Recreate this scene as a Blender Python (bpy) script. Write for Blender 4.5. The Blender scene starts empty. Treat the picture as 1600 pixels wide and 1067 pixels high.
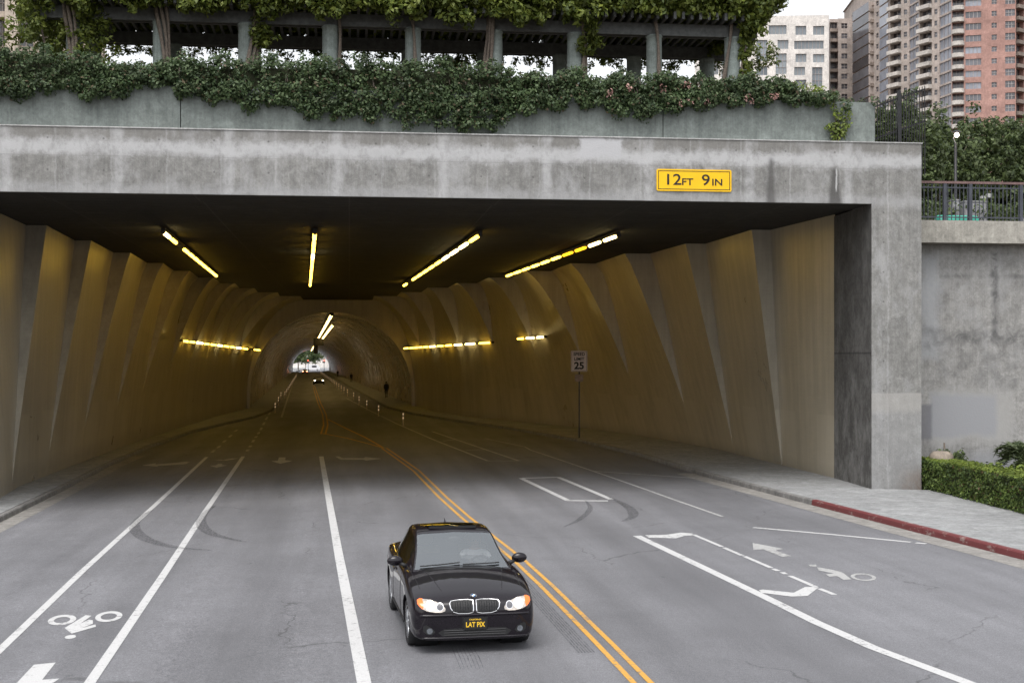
import bpy, math, random
import numpy as np
from mathutils import Vector, Matrix
from mathutils.bvhtree import BVHTree

R = math.radians
rng = np.random.default_rng(7)
random.seed(7)
scene = bpy.context.scene
C = scene.collection

# ---------------------------------------------------------------- camera, sky, sun, exposure
F_PX, HORIZON, CAM_H = 2100.0, 557.0, 4.0
YAW = math.atan(2100 / 17350.0)
cam_d = bpy.data.cameras.new('camera')
cam = bpy.data.objects.new('camera', cam_d); C.objects.link(cam); scene.camera = cam
cam.location = (0, 0, CAM_H); cam.rotation_euler = (R(90), 0, -YAW)
cam_d.sensor_width = 36; cam_d.lens = F_PX / 1600 * 36
cam_d.shift_y = (HORIZON - 533.5) / 1600
cam_d.clip_start = 0.5; cam_d.clip_end = 6000

SUN_EL, SUN_AZ = R(64), R(205)     # soft evening light from behind the camera
world = bpy.data.worlds.new('World'); scene.world = world; world.use_nodes = True
wn, wl = world.node_tree.nodes, world.node_tree.links
wn.clear()
sky = wn.new('ShaderNodeTexSky'); sky.sky_type = 'NISHITA'; sky.sun_disc = False
sky.sun_elevation = SUN_EL; sky.sun_rotation = SUN_AZ
sky.air_density = 1.0; sky.dust_density = 3.0; sky.ozone_density = 1.0
hs = wn.new('ShaderNodeHueSaturation'); hs.inputs['Saturation'].default_value = 0.14   # even cloud cover
bg = wn.new('ShaderNodeBackground'); bg.inputs['Strength'].default_value = 0.15
wo = wn.new('ShaderNodeOutputWorld')
wl.new(sky.outputs[0], hs.inputs['Color']); wl.new(hs.outputs[0], bg.inputs[0]); wl.new(bg.outputs[0], wo.inputs[0])

sun_d = bpy.data.lights.new('sun', 'SUN'); sun_d.energy = 0.7; sun_d.angle = R(40); sun_d.color = (1.0, 0.95, 0.9)
sun = bpy.data.objects.new('sun', sun_d); C.objects.link(sun)
sun.location = (0, -30, 60)
_sd = Vector((math.sin(SUN_AZ) * math.cos(SUN_EL), math.cos(SUN_AZ) * math.cos(SUN_EL), math.sin(SUN_EL)))
sun.rotation_euler = _sd.to_track_quat('Z', 'Y').to_euler()

scene.view_settings.view_transform = 'Standard'; scene.view_settings.look = 'None'
scene.view_settings.gamma = 1.0; scene.view_settings.use_curve_mapping = False
scene.view_settings.exposure = 1.0
scene.render.engine = 'CYCLES'
scene.cycles.use_denoising = True
scene.cycles.max_bounces = 8; scene.cycles.diffuse_bounces = 4; scene.cycles.transparent_max_bounces = 24
scene.cycles.sample_clamp_indirect = 8

# ---------------------------------------------------------------- pixel -> place
cs, sn = math.cos(YAW), math.sin(YAW)
def at_depth(u, v, d):
    x = (u - 800) / F_PX * d
    return Vector((x * cs + d * sn, d * cs - x * sn, CAM_H + (HORIZON - v) / F_PX * d))
def on_z(u, v, z): return at_depth(u, v, F_PX * (z - CAM_H) / (HORIZON - v))
def on_y(u, v, Y): return at_depth(u, v, Y / (cs - (u - 800) / F_PX * sn))
def road_z(X, Y):
    xs = X + 0.0275 * max(0.0, Y - 37)
    return -0.035 * max(0.0, 0.5 - xs) - 0.0036 * max(0.0, Y - 105)
def on_road(u, v, dz=0.0):
    z = 0.0
    for _ in range(25):
        p = on_z(u, v, z + dz); z = road_z(p.x, p.y)
    return p
def interp(tab, y):
    if y <= tab[0][0]: return tab[0][1]
    for (a, b), (c, d) in zip(tab, tab[1:]):
        if y <= c: return b + (d - b) * (y - a) / (c - a)
    return tab[-1][1]
def catmull(vals, ts, t):
    """smooth interpolation of rows `vals` (n,k) at knots ts"""
    vals = np.asarray(vals, float); ts = list(ts)
    i = max(0, min(len(ts) - 2, int(np.searchsorted(ts, t, side='right')) - 1))
    t0, t1 = ts[i], ts[i + 1]; h = t1 - t0; s = (t - t0) / h
    def m(j):
        if j == 0: return (vals[1] - vals[0]) / (ts[1] - ts[0])
        if j == len(ts) - 1: return (vals[-1] - vals[-2]) / (ts[-1] - ts[-2])
        return (vals[j + 1] - vals[j - 1]) / (ts[j + 1] - ts[j - 1])
    return ((2*s**3 - 3*s*s + 1) * vals[i] + (s**3 - 2*s*s + s) * h * m(i) + (-2*s**3 + 3*s*s) * vals[i+1] + (s**3 - s*s) * h * m(i+1))

# ---------------------------------------------------------------- mesh building
class MB:
    def __init__(self): self.v, self.f = [], []
    def add(self, vs, fs):
        o = len(self.v); self.v += [tuple(p) for p in vs]; self.f += [tuple(i + o for i in f) for f in fs]; return self
    def box(self, x0, x1, y0, y1, z0, z1):
        return self.add([(x0,y0,z0),(x1,y0,z0),(x1,y1,z0),(x0,y1,z0),(x0,y0,z1),(x1,y0,z1),(x1,y1,z1),(x0,y1,z1)],
                        [(0,3,2,1),(4,5,6,7),(0,1,5,4),(1,2,6,5),(2,3,7,6),(3,0,4,7)])
    def bar(self, a, b, w, h, up=(0,0,1)):
        a, b = Vector(a), Vector(b); d = (b - a).normalized(); s = d.cross(Vector(up))
        if s.length < 1e-4: s = d.cross(Vector((1,0,0)))
        s.normalize(); n = s.cross(d).normalized()
        q = [p + s*i*w/2 + n*j*h/2 for p in (a, b) for i, j in ((-1,-1),(1,-1),(1,1),(-1,1))]
        return self.add(q, [(0,1,2,3),(7,6,5,4),(0,4,5,1),(1,5,6,2),(2,6,7,3),(3,7,4,0)])
    def tube(self, pts, rads, n=8, cap=True):
        pts = [Vector(p) for p in pts]
        if not hasattr(rads, '__len__'): rads = [rads] * len(pts)
        vs, fs = [], []; ref = Vector((0.13, 0.21, 1)).normalized()
        for i, p in enumerate(pts):
            d = (pts[min(i+1, len(pts)-1)] - pts[max(i-1, 0)]).normalized()
            r0 = ref if abs(d.dot(ref)) < 0.95 else Vector((1, 0, 0))
            a = d.cross(r0).normalized(); b = d.cross(a)
            for k in range(n):
                t = 2*math.pi*k/n; vs.append(p + (a*math.cos(t) + b*math.sin(t))*rads[i])
        for i in range(len(pts)-1):
            for k in range(n):
                fs.append((i*n+k, i*n+(k+1) % n, (i+1)*n+(k+1) % n, (i+1)*n+k))
        if cap: fs += [tuple(range(n))[::-1], tuple(range((len(pts)-1)*n, len(pts)*n))]
        return self.add(vs, fs)
    def lathe(self, prof, c=(0,0,0), n=24, axis='z'):
        vs, fs = [], []
        for r, h in prof:
            for k in range(n):
                t = 2*math.pi*k/n; a, b = r*math.cos(t), r*math.sin(t)
                vs.append((c[0]+a, c[1]+b, c[2]+h) if axis == 'z' else ((c[0]+h, c[1]+a, c[2]+b) if axis == 'x' else (c[0]+a, c[1]+h, c[2]+b)))
        for i in range(len(prof)-1):
            for k in range(n): fs.append((i*n+k, i*n+(k+1) % n, (i+1)*n+(k+1) % n, (i+1)*n+k))
        return self.add(vs, fs)
    def grid(self, rows):
        n = len(rows[0]); vs = [p for r in rows for p in r]
        return self.add(vs, [(i*n+j, i*n+j+1, (i+1)*n+j+1, (i+1)*n+j) for i in range(len(rows)-1) for j in range(n-1)])
    def sphere(self, c, r, nu=14, nv=9, sc=(1,1,1)):
        rows = [[(c[0]+r*sc[0]*math.sin(math.pi*i/nv)*math.cos(2*math.pi*j/nu), c[1]+r*sc[1]*math.sin(math.pi*i/nv)*math.sin(2*math.pi*j/nu), c[2]+r*sc[2]*math.cos(math.pi*i/nv)) for j in range(nu+1)] for i in range(nv+1)]
        return self.grid(rows)
    def mesh(self, name):
        m = bpy.data.meshes.new(name); m.from_pydata(self.v, [], self.f); m.update(); return m

def wloc(o):
    p = Vector((0,0,0))
    while o is not None: p += Vector(o.location); o = o.parent
    return p
def link(name, me, mat, parent=None, smooth=False, loc=(0,0,0)):
    o = bpy.data.objects.new(name, me); C.objects.link(o); o.location = loc
    if mat is not None and not me.materials: me.materials.append(mat)
    if smooth: me.polygons.foreach_set('use_smooth', [True]*len(me.polygons))
    if parent is not None: o.parent = parent
    return o
def obj(name, mb, mat, parent=None, smooth=False, local=False):
    """one mesh object; coordinates are world ones unless local"""
    me = mb.mesh(name) if isinstance(mb, MB) else mb
    if parent is not None and not local:
        w = wloc(parent)
        if w.length > 0: me.transform(Matrix.Translation(-w))
    return link(name, me, mat, parent, smooth)
def tag(o, label, cat, group=None, kind=None):
    o['label'] = label; o['category'] = cat
    if group: o['group'] = group
    if kind: o['kind'] = kind
    return o
def thing(name, label, cat, loc=(0,0,0), rotz=0.0, group=None):
    o = bpy.data.objects.new(name, None); C.objects.link(o); o.empty_display_size = 0.2
    o.location = loc; o.rotation_euler = (0, 0, rotz)
    return tag(o, label, cat, group)
def structure(o): o['kind'] = 'structure'; return o
def evaluated(o):
    dg = bpy.context.evaluated_depsgraph_get(); dg.update()
    return bpy.data.meshes.new_from_object(o.evaluated_get(dg))
def copy_tree(o, parent=None):
    c = o.copy(); C.objects.link(c); c.parent = parent
    for ch in list(o.children): copy_tree(ch, c)
    return c
_txt = {}
def text_mesh(s, size, depth=0.004, sx=1.0, bold=0.0):
    cu = bpy.data.curves.new('lettering', 'FONT'); cu.body = s; cu.size = size; cu.extrude = depth; cu.offset = bold
    cu.align_x = 'CENTER'; cu.align_y = 'CENTER'; cu.resolution_u = 3
    o = bpy.data.objects.new('lettering', cu); C.objects.link(o)
    me = evaluated(o); bpy.data.objects.remove(o); bpy.data.curves.remove(cu)
    for v in me.vertices: v.co.x *= sx
    return me

# ---------------------------------------------------------------- materials
class NT:
    def __init__(self, name):
        self.m = bpy.data.materials.new(name); self.m.use_nodes = True
        self.n, self.l = self.m.node_tree.nodes, self.m.node_tree.links; self.n.clear()
        self.out = self.n.new('ShaderNodeOutputMaterial')
        g = self.n.new('ShaderNodeNewGeometry'); self.pos = g.outputs['Position']; self.island = g.outputs['Random Per Island']
        self.xyz = self.n.new('ShaderNodeSeparateXYZ'); self.l.new(self.pos, self.xyz.inputs[0])
    def put(self, sock, v):
        if hasattr(v, 'is_output'): self.l.new(v, sock)
        elif hasattr(v, '__len__') and len(v) == 3 and sock.type == 'RGBA': sock.default_value = (*v, 1)
        else: sock.default_value = v
    def math(self, op, a, b=0.0, clamp=False):
        n = self.n.new('ShaderNodeMath'); n.operation = op; n.use_clamp = clamp
        self.put(n.inputs[0], a); self.put(n.inputs[1], b); return n.outputs[0]
    def obcoord(self):
        n = self.n.new('ShaderNodeTexCoord'); return n.outputs['Object']
    def scaled(self, sc, vec=None):
        n = self.n.new('ShaderNodeVectorMath'); n.operation = 'MULTIPLY'; self.put(n.inputs[0], vec or self.pos); n.inputs[1].default_value = sc; return n.outputs[0]
    def noise(self, scale, detail=4, rough=0.6, vec=None, stretch=None, dist=0.0):
        n = self.n.new('ShaderNodeTexNoise'); n.inputs['Scale'].default_value = scale; n.inputs['Detail'].default_value = detail; n.inputs['Roughness'].default_value = rough
        n.inputs['Distortion'].default_value = dist
        self.l.new(self.scaled(stretch, vec) if stretch else (vec or self.pos), n.inputs['Vector']); return n.outputs['Fac']
    def voronoi_edge(self, scale, vec=None, stretch=None):
        n = self.n.new('ShaderNodeTexVoronoi'); n.feature = 'DISTANCE_TO_EDGE'; n.inputs['Scale'].default_value = scale
        self.l.new(self.scaled(stretch, vec) if stretch else (vec or self.pos), n.inputs['Vector']); return n.outputs['Distance']
    def ramp(self, fac, a, b, lo=0.0, hi=1.0):
        """map fac in [a,b] to [lo,hi], clamped"""
        n = self.n.new('ShaderNodeMapRange'); n.clamp = True; self.put(n.inputs[0], fac)
        n.inputs[1].default_value, n.inputs[2].default_value, n.inputs[3].default_value, n.inputs[4].default_value = a, b, lo, hi
        return n.outputs[0]
    def mix(self, fac, a, b, mode='MIX'):
        n = self.n.new('ShaderNodeMix'); n.data_type = 'RGBA'; n.blend_type = mode; n.clamp_factor = True
        self.put(n.inputs[0], fac); self.put(n.inputs[6], a); self.put(n.inputs[7], b); return n.outputs[2]
    def scale_col(self, col, fac):
        n = self.n.new('ShaderNodeVectorMath'); n.operation = 'SCALE'; self.put(n.inputs[0], col if hasattr(col, 'is_output') else tuple(col)); self.put(n.inputs['Scale'], fac); return n.outputs[0]
    def rect(self, cx, cz, hw, hh, soft, wob=0.0, wscale=3.0, ax=0):
        """soft box mask in world (X or Y, Z) with a wobbling outline"""
        a, b = self.xyz.outputs[ax], self.xyz.outputs[2]
        if wob:
            w = self.math('MULTIPLY', self.math('SUBTRACT', self.noise(wscale, 5, 0.7), 0.5), wob * 2)
            a = self.math('ADD', a, w); b = self.math('ADD', b, w)
        dx = self.math('SUBTRACT', self.math('ABSOLUTE', self.math('SUBTRACT', a, cx)), hw)
        dz = self.math('SUBTRACT', self.math('ABSOLUTE', self.math('SUBTRACT', b, cz)), hh)
        return self.ramp(self.math('MAXIMUM', dx, dz), -soft, soft, 1, 0)
    def bump(self, h, strength, dist=0.02):
        n = self.n.new('ShaderNodeBump'); n.inputs['Strength'].default_value = strength; n.inputs['Distance'].default_value = dist
        self.l.new(h, n.inputs['Height']); return n.outputs[0]
    def pbr(self, col, rough=0.8, metal=0.0, spec=0.4, normal=None, emit=None, estr=0.0, coat=0.0, alpha=None):
        p = self.n.new('ShaderNodeBsdfPrincipled')
        self.put(p.inputs['Base Color'], col); self.put(p.inputs['Roughness'], rough); p.inputs['Metallic'].default_value = metal
        p.inputs['Specular IOR Level'].default_value = spec; p.inputs['Coat Weight'].default_value = coat; p.inputs['Coat Roughness'].default_value = 0.03
        if normal is not None: self.l.new(normal, p.inputs['Normal'])
        if emit is not None: self.put(p.inputs['Emission Color'], emit); self.put(p.inputs['Emission Strength'], estr)
        if alpha is not None: self.put(p.inputs['Alpha'], alpha)
        self.l.new(p.outputs[0], self.out.inputs[0]); self.p = p; return self.m

def simple(name, col, rough=0.7, var=0.25, scale=4.0, metal=0.0, spec=0.4, bump=0.0, coat=0.0, emit=None, estr=0.0):
    t = NT(name); n = t.noise(scale, 5, 0.65); n2 = t.noise(scale * 9, 3, 0.6)
    f = t.math('ADD', t.ramp(n, 0.3, 0.7, 1 - var, 1 + var), t.ramp(n2, 0.3, 0.7, -var * 0.4, var * 0.4))
    return t.pbr(t.scale_col(col, f), t.ramp(n2, 0.3, 0.7, rough * 0.9, min(1, rough * 1.1)), metal, spec, t.bump(n2, bump) if bump else None, emit, estr, coat)

def leaf_material(name, dark, light, brown=None):
    t = NT(name); n = t.noise(1.6, 3, 0.6)
    c = t.mix(t.island, dark, light)
    c = t.scale_col(c, t.ramp(n, 0.3, 0.7, 0.55, 1.4))
    if brown: c = t.mix(t.ramp(t.math('FRACT', t.math('MULTIPLY', t.island, 37.7)), 0.95, 0.96), c, brown)
    p = t.n.new('ShaderNodeBsdfPrincipled'); t.put(p.inputs['Base Color'], c); p.inputs['Roughness'].default_value = 0.55; p.inputs['Specular IOR Level'].default_value = 0.35
    tr = t.n.new('ShaderNodeBsdfTranslucent'); t.put(tr.inputs[0], c)
    mx = t.n.new('ShaderNodeMixShader'); mx.inputs[0].default_value = 0.25
    t.l.new(p.outputs[0], mx.inputs[1]); t.l.new(tr.outputs[0], mx.inputs[2]); t.l.new(mx.outputs[0], t.out.inputs[0])
    return t.m

def mottled(t, base, s=1.0, runs=True):
    """weathered cast concrete colour: blotches, fine grain, vertical streaks"""
    runs_on = runs
    big = t.noise(0.55 * s, 5, 0.65); mid = t.noise(2.6 * s, 6, 0.7, dist=0.6); fine = t.noise(28 * s, 3, 0.6); st = t.noise(2.2, 5, 0.7, stretch=(2.2, 2.2, 0.25))
    f = t.math('MULTIPLY', t.ramp(big, 0.3, 0.7, 0.88, 1.1), t.ramp(mid, 0.34, 0.66, 0.8, 1.16))
    scr = t.noise(9 * s, 8, 0.8, dist=0.8); runs = t.noise(1.0, 6, 0.75, stretch=(14, 14, 0.5))
    f = t.math('MULTIPLY', f, t.ramp(scr, 0.36, 0.64, 0.80, 1.17))
    if runs_on: f = t.math('MULTIPLY', f, t.ramp(runs, 0.36, 0.66, 0.90, 1.1))
    f = t.math('MULTIPLY', f, t.ramp(fine, 0.3, 0.7, 0.93, 1.07)); f = t.math('MULTIPLY', f, t.ramp(st, 0.32, 0.68, 0.88, 1.1))
    return t.scale_col(base, f), fine, mid

def facade_concrete():
    t = NT('portal_concrete'); c, fine, mid = mottled(t, (0.235, 0.232, 0.222))
    X, Z = t.xyz.outputs[0], t.xyz.outputs[2]
    wob = t.math('MULTIPLY', t.math('SUBTRACT', t.noise(2.5, 6, 0.75), 0.5), 0.7)
    # darker cap band and pale efflorescence band under it
    c = t.mix(t.ramp(t.math('ADD', Z, t.math('MULTIPLY', wob, 0.15)), 9.78, 9.86, 0, 0.5), c, (0.19, 0.183, 0.17))
    band = t.ramp(t.math('ABSOLUTE', t.math('SUBTRACT', t.math('ADD', Z, wob), 9.66)), 0.08, 0.3, 0.85, 0)
    c = t.mix(band, c, (0.46, 0.46, 0.465))
    low = t.ramp(t.math('ABSOLUTE', t.math('SUBTRACT', t.math('ADD', Z, wob), 8.5)), 0.05, 0.28, 0.55, 0)
    c = t.mix(low, c, (0.36, 0.36, 0.365))
    # pale grout strips at the form joints
    for per, off, w, amt in ((2.93, 6.2, 0.13, 0.65), (1.46, 0.55, 0.025, 0.3), (5.1, 2.1, 0.3, 0.2)):
        md = t.math('ABSOLUTE', t.math('SUBTRACT', t.math('FLOORED_MODULO', t.math('ADD', t.math('ADD', X, off + per / 2), t.math('MULTIPLY', wob, 0.35)), per), per / 2))
        c = t.mix(t.math('MULTIPLY', t.ramp(md, w * 0.5, w * 1.5, amt, 0), t.ramp(mid, 0.3, 0.6, 0.3, 1.0)), c, (0.46, 0.46, 0.465))
    pale = t.ramp(t.noise(1.3, 6, 0.75, stretch=(1, 1, 0.5)), 0.52, 0.66, 0, 0.6); c = t.mix(pale, c, (0.36, 0.36, 0.362)); dirty = t.ramp(t.noise(1.9, 7, 0.8, stretch=(1.3, 1, 0.8)), 0.5, 0.64, 0, 0.4); c = t.mix(dirty, c, (0.16, 0.157, 0.148))
    # board joints
    hl = t.ramp(t.math('ABSOLUTE', t.math('SUBTRACT', Z, 9.42)), 0.006, 0.016, 0.35, 0); c = t.mix(hl, c, (0.2, 0.2, 0.19))
    gx = t.math('SUBTRACT', t.math('FLOORED_MODULO', X, 1.465), 0.73); gz = t.math('SUBTRACT', t.math('FLOORED_MODULO', Z, 0.86), 0.43)
    th = t.ramp(t.math('ADD', t.math('MULTIPLY', gx, gx), t.math('MULTIPLY', gz, gz)), 0.0004, 0.0012, 0.6, 0); c = t.mix(th, c, (0.09, 0.088, 0.085))
    # plaster patch, two run-off stains
    c = t.mix(t.rect(7.02, 9.88, 0.62, 0.28, 0.06, 0.3, 2.2), c, (0.44, 0.44, 0.45))
    for cx, hw, zt, amt in ((12.02, 0.14, 9.72, 0.75), (13.92, 0.2, 9.45, 0.85)):
        taper = t.math('MULTIPLY', t.ramp(Z, 8.4, zt, 1.0, 0.45), hw)
        d = t.math('SUBTRACT', t.math('ABSOLUTE', t.math('ADD', t.math('SUBTRACT', X, cx), t.math('MULTIPLY', wob, 0.12))), taper)
        mk = t.math('MULTIPLY', t.ramp(d, -0.06, 0.05, amt, 0), t.ramp(t.math('ADD', Z, t.math('MULTIPLY', wob, 0.2)), zt - 0.12, zt + 0.05, 1, 0))
        c = t.mix(mk, c, (0.085, 0.082, 0.08))
    c = t.mix(t.math('MULTIPLY', t.ramp(t.math('ABSOLUTE', t.math('ADD', t.math('SUBTRACT', X, 13.96), t.math('MULTIPLY', wob, 0.15))), 0.012, 0.035, 0.8, 0), t.rect(13.95, 9.1, 0.4, 0.32, 0.05)), c, (0.48, 0.48, 0.48))
    # painted-out lower part of the pier
    low = t.math('MULTIPLY', t.ramp(t.math('ADD', Z, t.math('MULTIPLY', wob, 0.05)), 2.92, 2.96, 1, 0), t.ramp(X, 14.0, 14.5))
    c = t.mix(t.math('MULTIPLY', low, 0.32), c, (0.34, 0.34, 0.35))
    c = t.mix(t.math('MULTIPLY', low, t.ramp(Z, 2.3, 2.5, 0, 0.45)), c, (0.37, 0.355, 0.33))
    c = t.mix(t.math('MULTIPLY', t.math('MULTIPLY', t.ramp(Z, 0.2, 0.9, 0.9, 0), t.ramp(X, 15.7, 16.4)), t.ramp(mid, 0.35, 0.6)), c, (0.20, 0.15, 0.12))
    return t.pbr(c, 0.88, spec=0.25, normal=t.bump(t.math('ADD', fine, t.math('MULTIPLY', mid, 2.0)), 0.35, 0.02))

def stained_wall():
    t = NT('retaining_concrete'); c, fine, mid = mottled(t, (0.28, 0.275, 0.265), 0.9)
    X, Z = t.xyz.outputs[0], t.xyz.outputs[2]
    pale = t.ramp(t.noise(0.9, 6, 0.75), 0.48, 0.66, 0, 0.6); c = t.mix(pale, c, (0.36, 0.36, 0.362))
    def px(u, v): p = on_y(u, v, 38.9); return p.x, p.z
    def area(u0, v0, u1, v1, soft, wob, ws, col, amt=1.0):
        nonlocal c
        x0, z1 = px(u0, v0); x1, z0 = px(u1, v1)
        m = t.rect((x0 + x1) / 2, (z0 + z1) / 2, abs(x1 - x0) / 2, abs(z1 - z0) / 2, soft, wob, ws)
        c = t.mix(t.math('MULTIPLY', m, amt), c, col)
    area(1440, 400, 1468, 560, 0.15, 0.3, 1.5, (0.35, 0.36, 0.375), 0.7)
    dk = t.ramp(mid, 0.38, 0.6, 1.0, 0.25)
    def dark(u0, v0, u1, v1, soft, wob, amt, col=(0.10, 0.10, 0.10)):
        nonlocal c
        x0, z1 = px(u0, v0); x1, z0 = px(u1, v1)
        m = t.rect((x0 + x1) / 2, (z0 + z1) / 2, abs(x1 - x0) / 2, abs(z1 - z0) / 2, soft, wob, 2.4)
        c = t.mix(t.math('MULTIPLY', t.math('MULTIPLY', m, dk), amt), c, col)
    dark(1470, 518, 1660, 538, 0.12, 0.16, 0.75); dark(1460, 540, 1600, 610, 0.4, 0.5, 0.35)
    dark(1549, 395, 1559, 525, 0.06, 0.1, 0.85); dark(1470, 428, 1600, 434, 0.05, 0.1, 0.6); dark(1442, 512, 1468, 545, 0.1, 0.2, 0.5)
    area(1456, 612, 1582, 690, 0.16, 0.4, 0.7, (0.345, 0.34, 0.33), 0.8)
    area(1450, 618, 1556, 680, 0.1, 0.3, 0.7, (0.29, 0.295, 0.31), 0.95)
    area(1437, 632, 1456, 686, 0.05, 0.06, 1.2, (0.16, 0.16, 0.175), 0.8)
    cr = t.math('MULTIPLY', t.ramp(t.voronoi_edge(1.1), 0.0, 0.03, 1, 0), t.ramp(Z, 0.4, 1.4, 1, 0)); c = t.mix(t.math('MULTIPLY', cr, 0.6), c, (0.12, 0.12, 0.12))
    c = t.mix(t.math('MULTIPLY', t.ramp(Z, 0.9, 1.25, 0.7, 0), t.ramp(X, 18.4, 19.0)), c, (0.3, 0.31, 0.33))
    return t.pbr(c, 0.9, spec=0.2, normal=t.bump(t.math('ADD', fine, mid), 0.3, 0.02))

def concrete(name, base, s=1.0, bump=0.25, rough=0.88, runs=True):
    t = NT(name); c, fine, mid = mottled(t, base, s, runs)
    return t.pbr(c, rough, spec=0.25, normal=t.bump(t.math('ADD', fine, mid), bump, 0.02))

def board_ceiling():
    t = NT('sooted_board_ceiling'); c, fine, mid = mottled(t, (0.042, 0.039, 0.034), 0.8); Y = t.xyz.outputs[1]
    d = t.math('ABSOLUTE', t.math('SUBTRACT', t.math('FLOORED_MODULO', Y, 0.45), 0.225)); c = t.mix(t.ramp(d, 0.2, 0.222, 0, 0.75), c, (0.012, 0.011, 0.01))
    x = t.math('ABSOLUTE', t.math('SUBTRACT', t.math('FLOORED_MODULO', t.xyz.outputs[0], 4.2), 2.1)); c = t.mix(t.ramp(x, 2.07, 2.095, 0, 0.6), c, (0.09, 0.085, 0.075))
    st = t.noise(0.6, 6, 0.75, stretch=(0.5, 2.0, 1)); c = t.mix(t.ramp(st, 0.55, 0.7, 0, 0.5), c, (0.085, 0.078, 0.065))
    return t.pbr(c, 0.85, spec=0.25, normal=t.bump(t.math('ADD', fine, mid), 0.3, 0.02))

def dark_reveal():
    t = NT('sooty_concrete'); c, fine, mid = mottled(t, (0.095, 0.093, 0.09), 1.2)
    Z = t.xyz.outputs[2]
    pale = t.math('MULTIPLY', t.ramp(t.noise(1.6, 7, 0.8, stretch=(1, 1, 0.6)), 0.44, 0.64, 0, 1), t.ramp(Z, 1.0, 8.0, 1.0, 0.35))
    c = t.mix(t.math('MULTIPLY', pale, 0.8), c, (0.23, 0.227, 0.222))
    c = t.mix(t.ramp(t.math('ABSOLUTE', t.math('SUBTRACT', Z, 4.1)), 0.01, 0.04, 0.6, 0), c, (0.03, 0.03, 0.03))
    return t.pbr(c, 0.9, spec=0.2, normal=t.bump(t.math('ADD', fine, mid), 0.4, 0.02))

def tunnel_paint():
    t = NT('tunnel_wall_paint'); Y, Z = t.xyz.outputs[1], t.xyz.outputs[2]
    big = t.noise(0.35, 5, 0.65); mid = t.noise(2.0, 5, 0.7); hor = t.noise(3.0, 4, 0.7, stretch=(0.4, 0.4, 9.0)); fine = t.noise(30, 2, 0.5)
    f = t.math('MULTIPLY', t.ramp(big, 0.3, 0.7, 0.9, 1.08), t.ramp(mid, 0.3, 0.7, 0.96, 1.04)); f = t.math('MULTIPLY', f, t.ramp(hor, 0.3, 0.7, 0.96, 1.04)); drip = t.noise(1.0, 5, 0.7, stretch=(2.5, 2.5, 0.16)); f = t.math('MULTIPLY', f, t.ramp(drip, 0.35, 0.65, 0.84, 1.08))
    c = t.scale_col((0.40, 0.36, 0.285), f)
    # painted-over panels low down, grime at the foot and at the head
    pan = t.math('MULTIPLY', t.ramp(t.math('SINE', t.math('MULTIPLY', Y, 1.7)), 0.1, 0.16), t.ramp(t.math('ADD', Z, t.math('MULTIPLY', t.math('FLOOR', t.math('MULTIPLY', Y, 0.27)), 0.0)), 2.1, 2.15, 1, 0))
    c = t.mix(t.math('MULTIPLY', pan, 0.45), c, (0.46, 0.42, 0.34))
    c = t.mix(t.math('MULTIPLY', t.ramp(Z, 0.1, 0.6, 0.6, 0), t.ramp(mid, 0.3, 0.6, 0.4, 1)), c, (0.2, 0.18, 0.15))
    rough = t.ramp(big, 0.3, 0.7, 0.27, 0.40)
    return t.pbr(c, rough, spec=0.45)

def bore_tile():
    t = NT('glazed_bore_lining'); Y = t.xyz.outputs[1]
    ring = t.math('ABSOLUTE', t.math('SUBTRACT', t.math('FLOORED_MODULO', Y, 1.5), 0.75))
    seam = t.ramp(ring, 0.66, 0.75, 0, 1); ribs = t.math('SINE', t.math('MULTIPLY', Y, 1.05)); mid = t.noise(0.8, 5, 0.7)
    c = t.scale_col((0.27, 0.215, 0.12), t.ramp(mid, 0.3, 0.7, 0.75, 1.15)); c = t.mix(t.math('MULTIPLY', seam, 0.6), c, (0.1, 0.09, 0.08))
    c = t.mix(t.ramp(ribs, 0.0, 1.0, 0, 0.3), c, (0.12, 0.105, 0.08))
    return t.pbr(c, t.ramp(mid, 0.3, 0.7, 0.2, 0.36), spec=0.55, normal=t.bump(t.math('ADD', seam, t.math('MULTIPLY', mid, 1.2)), 0.5, 0.03))

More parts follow.
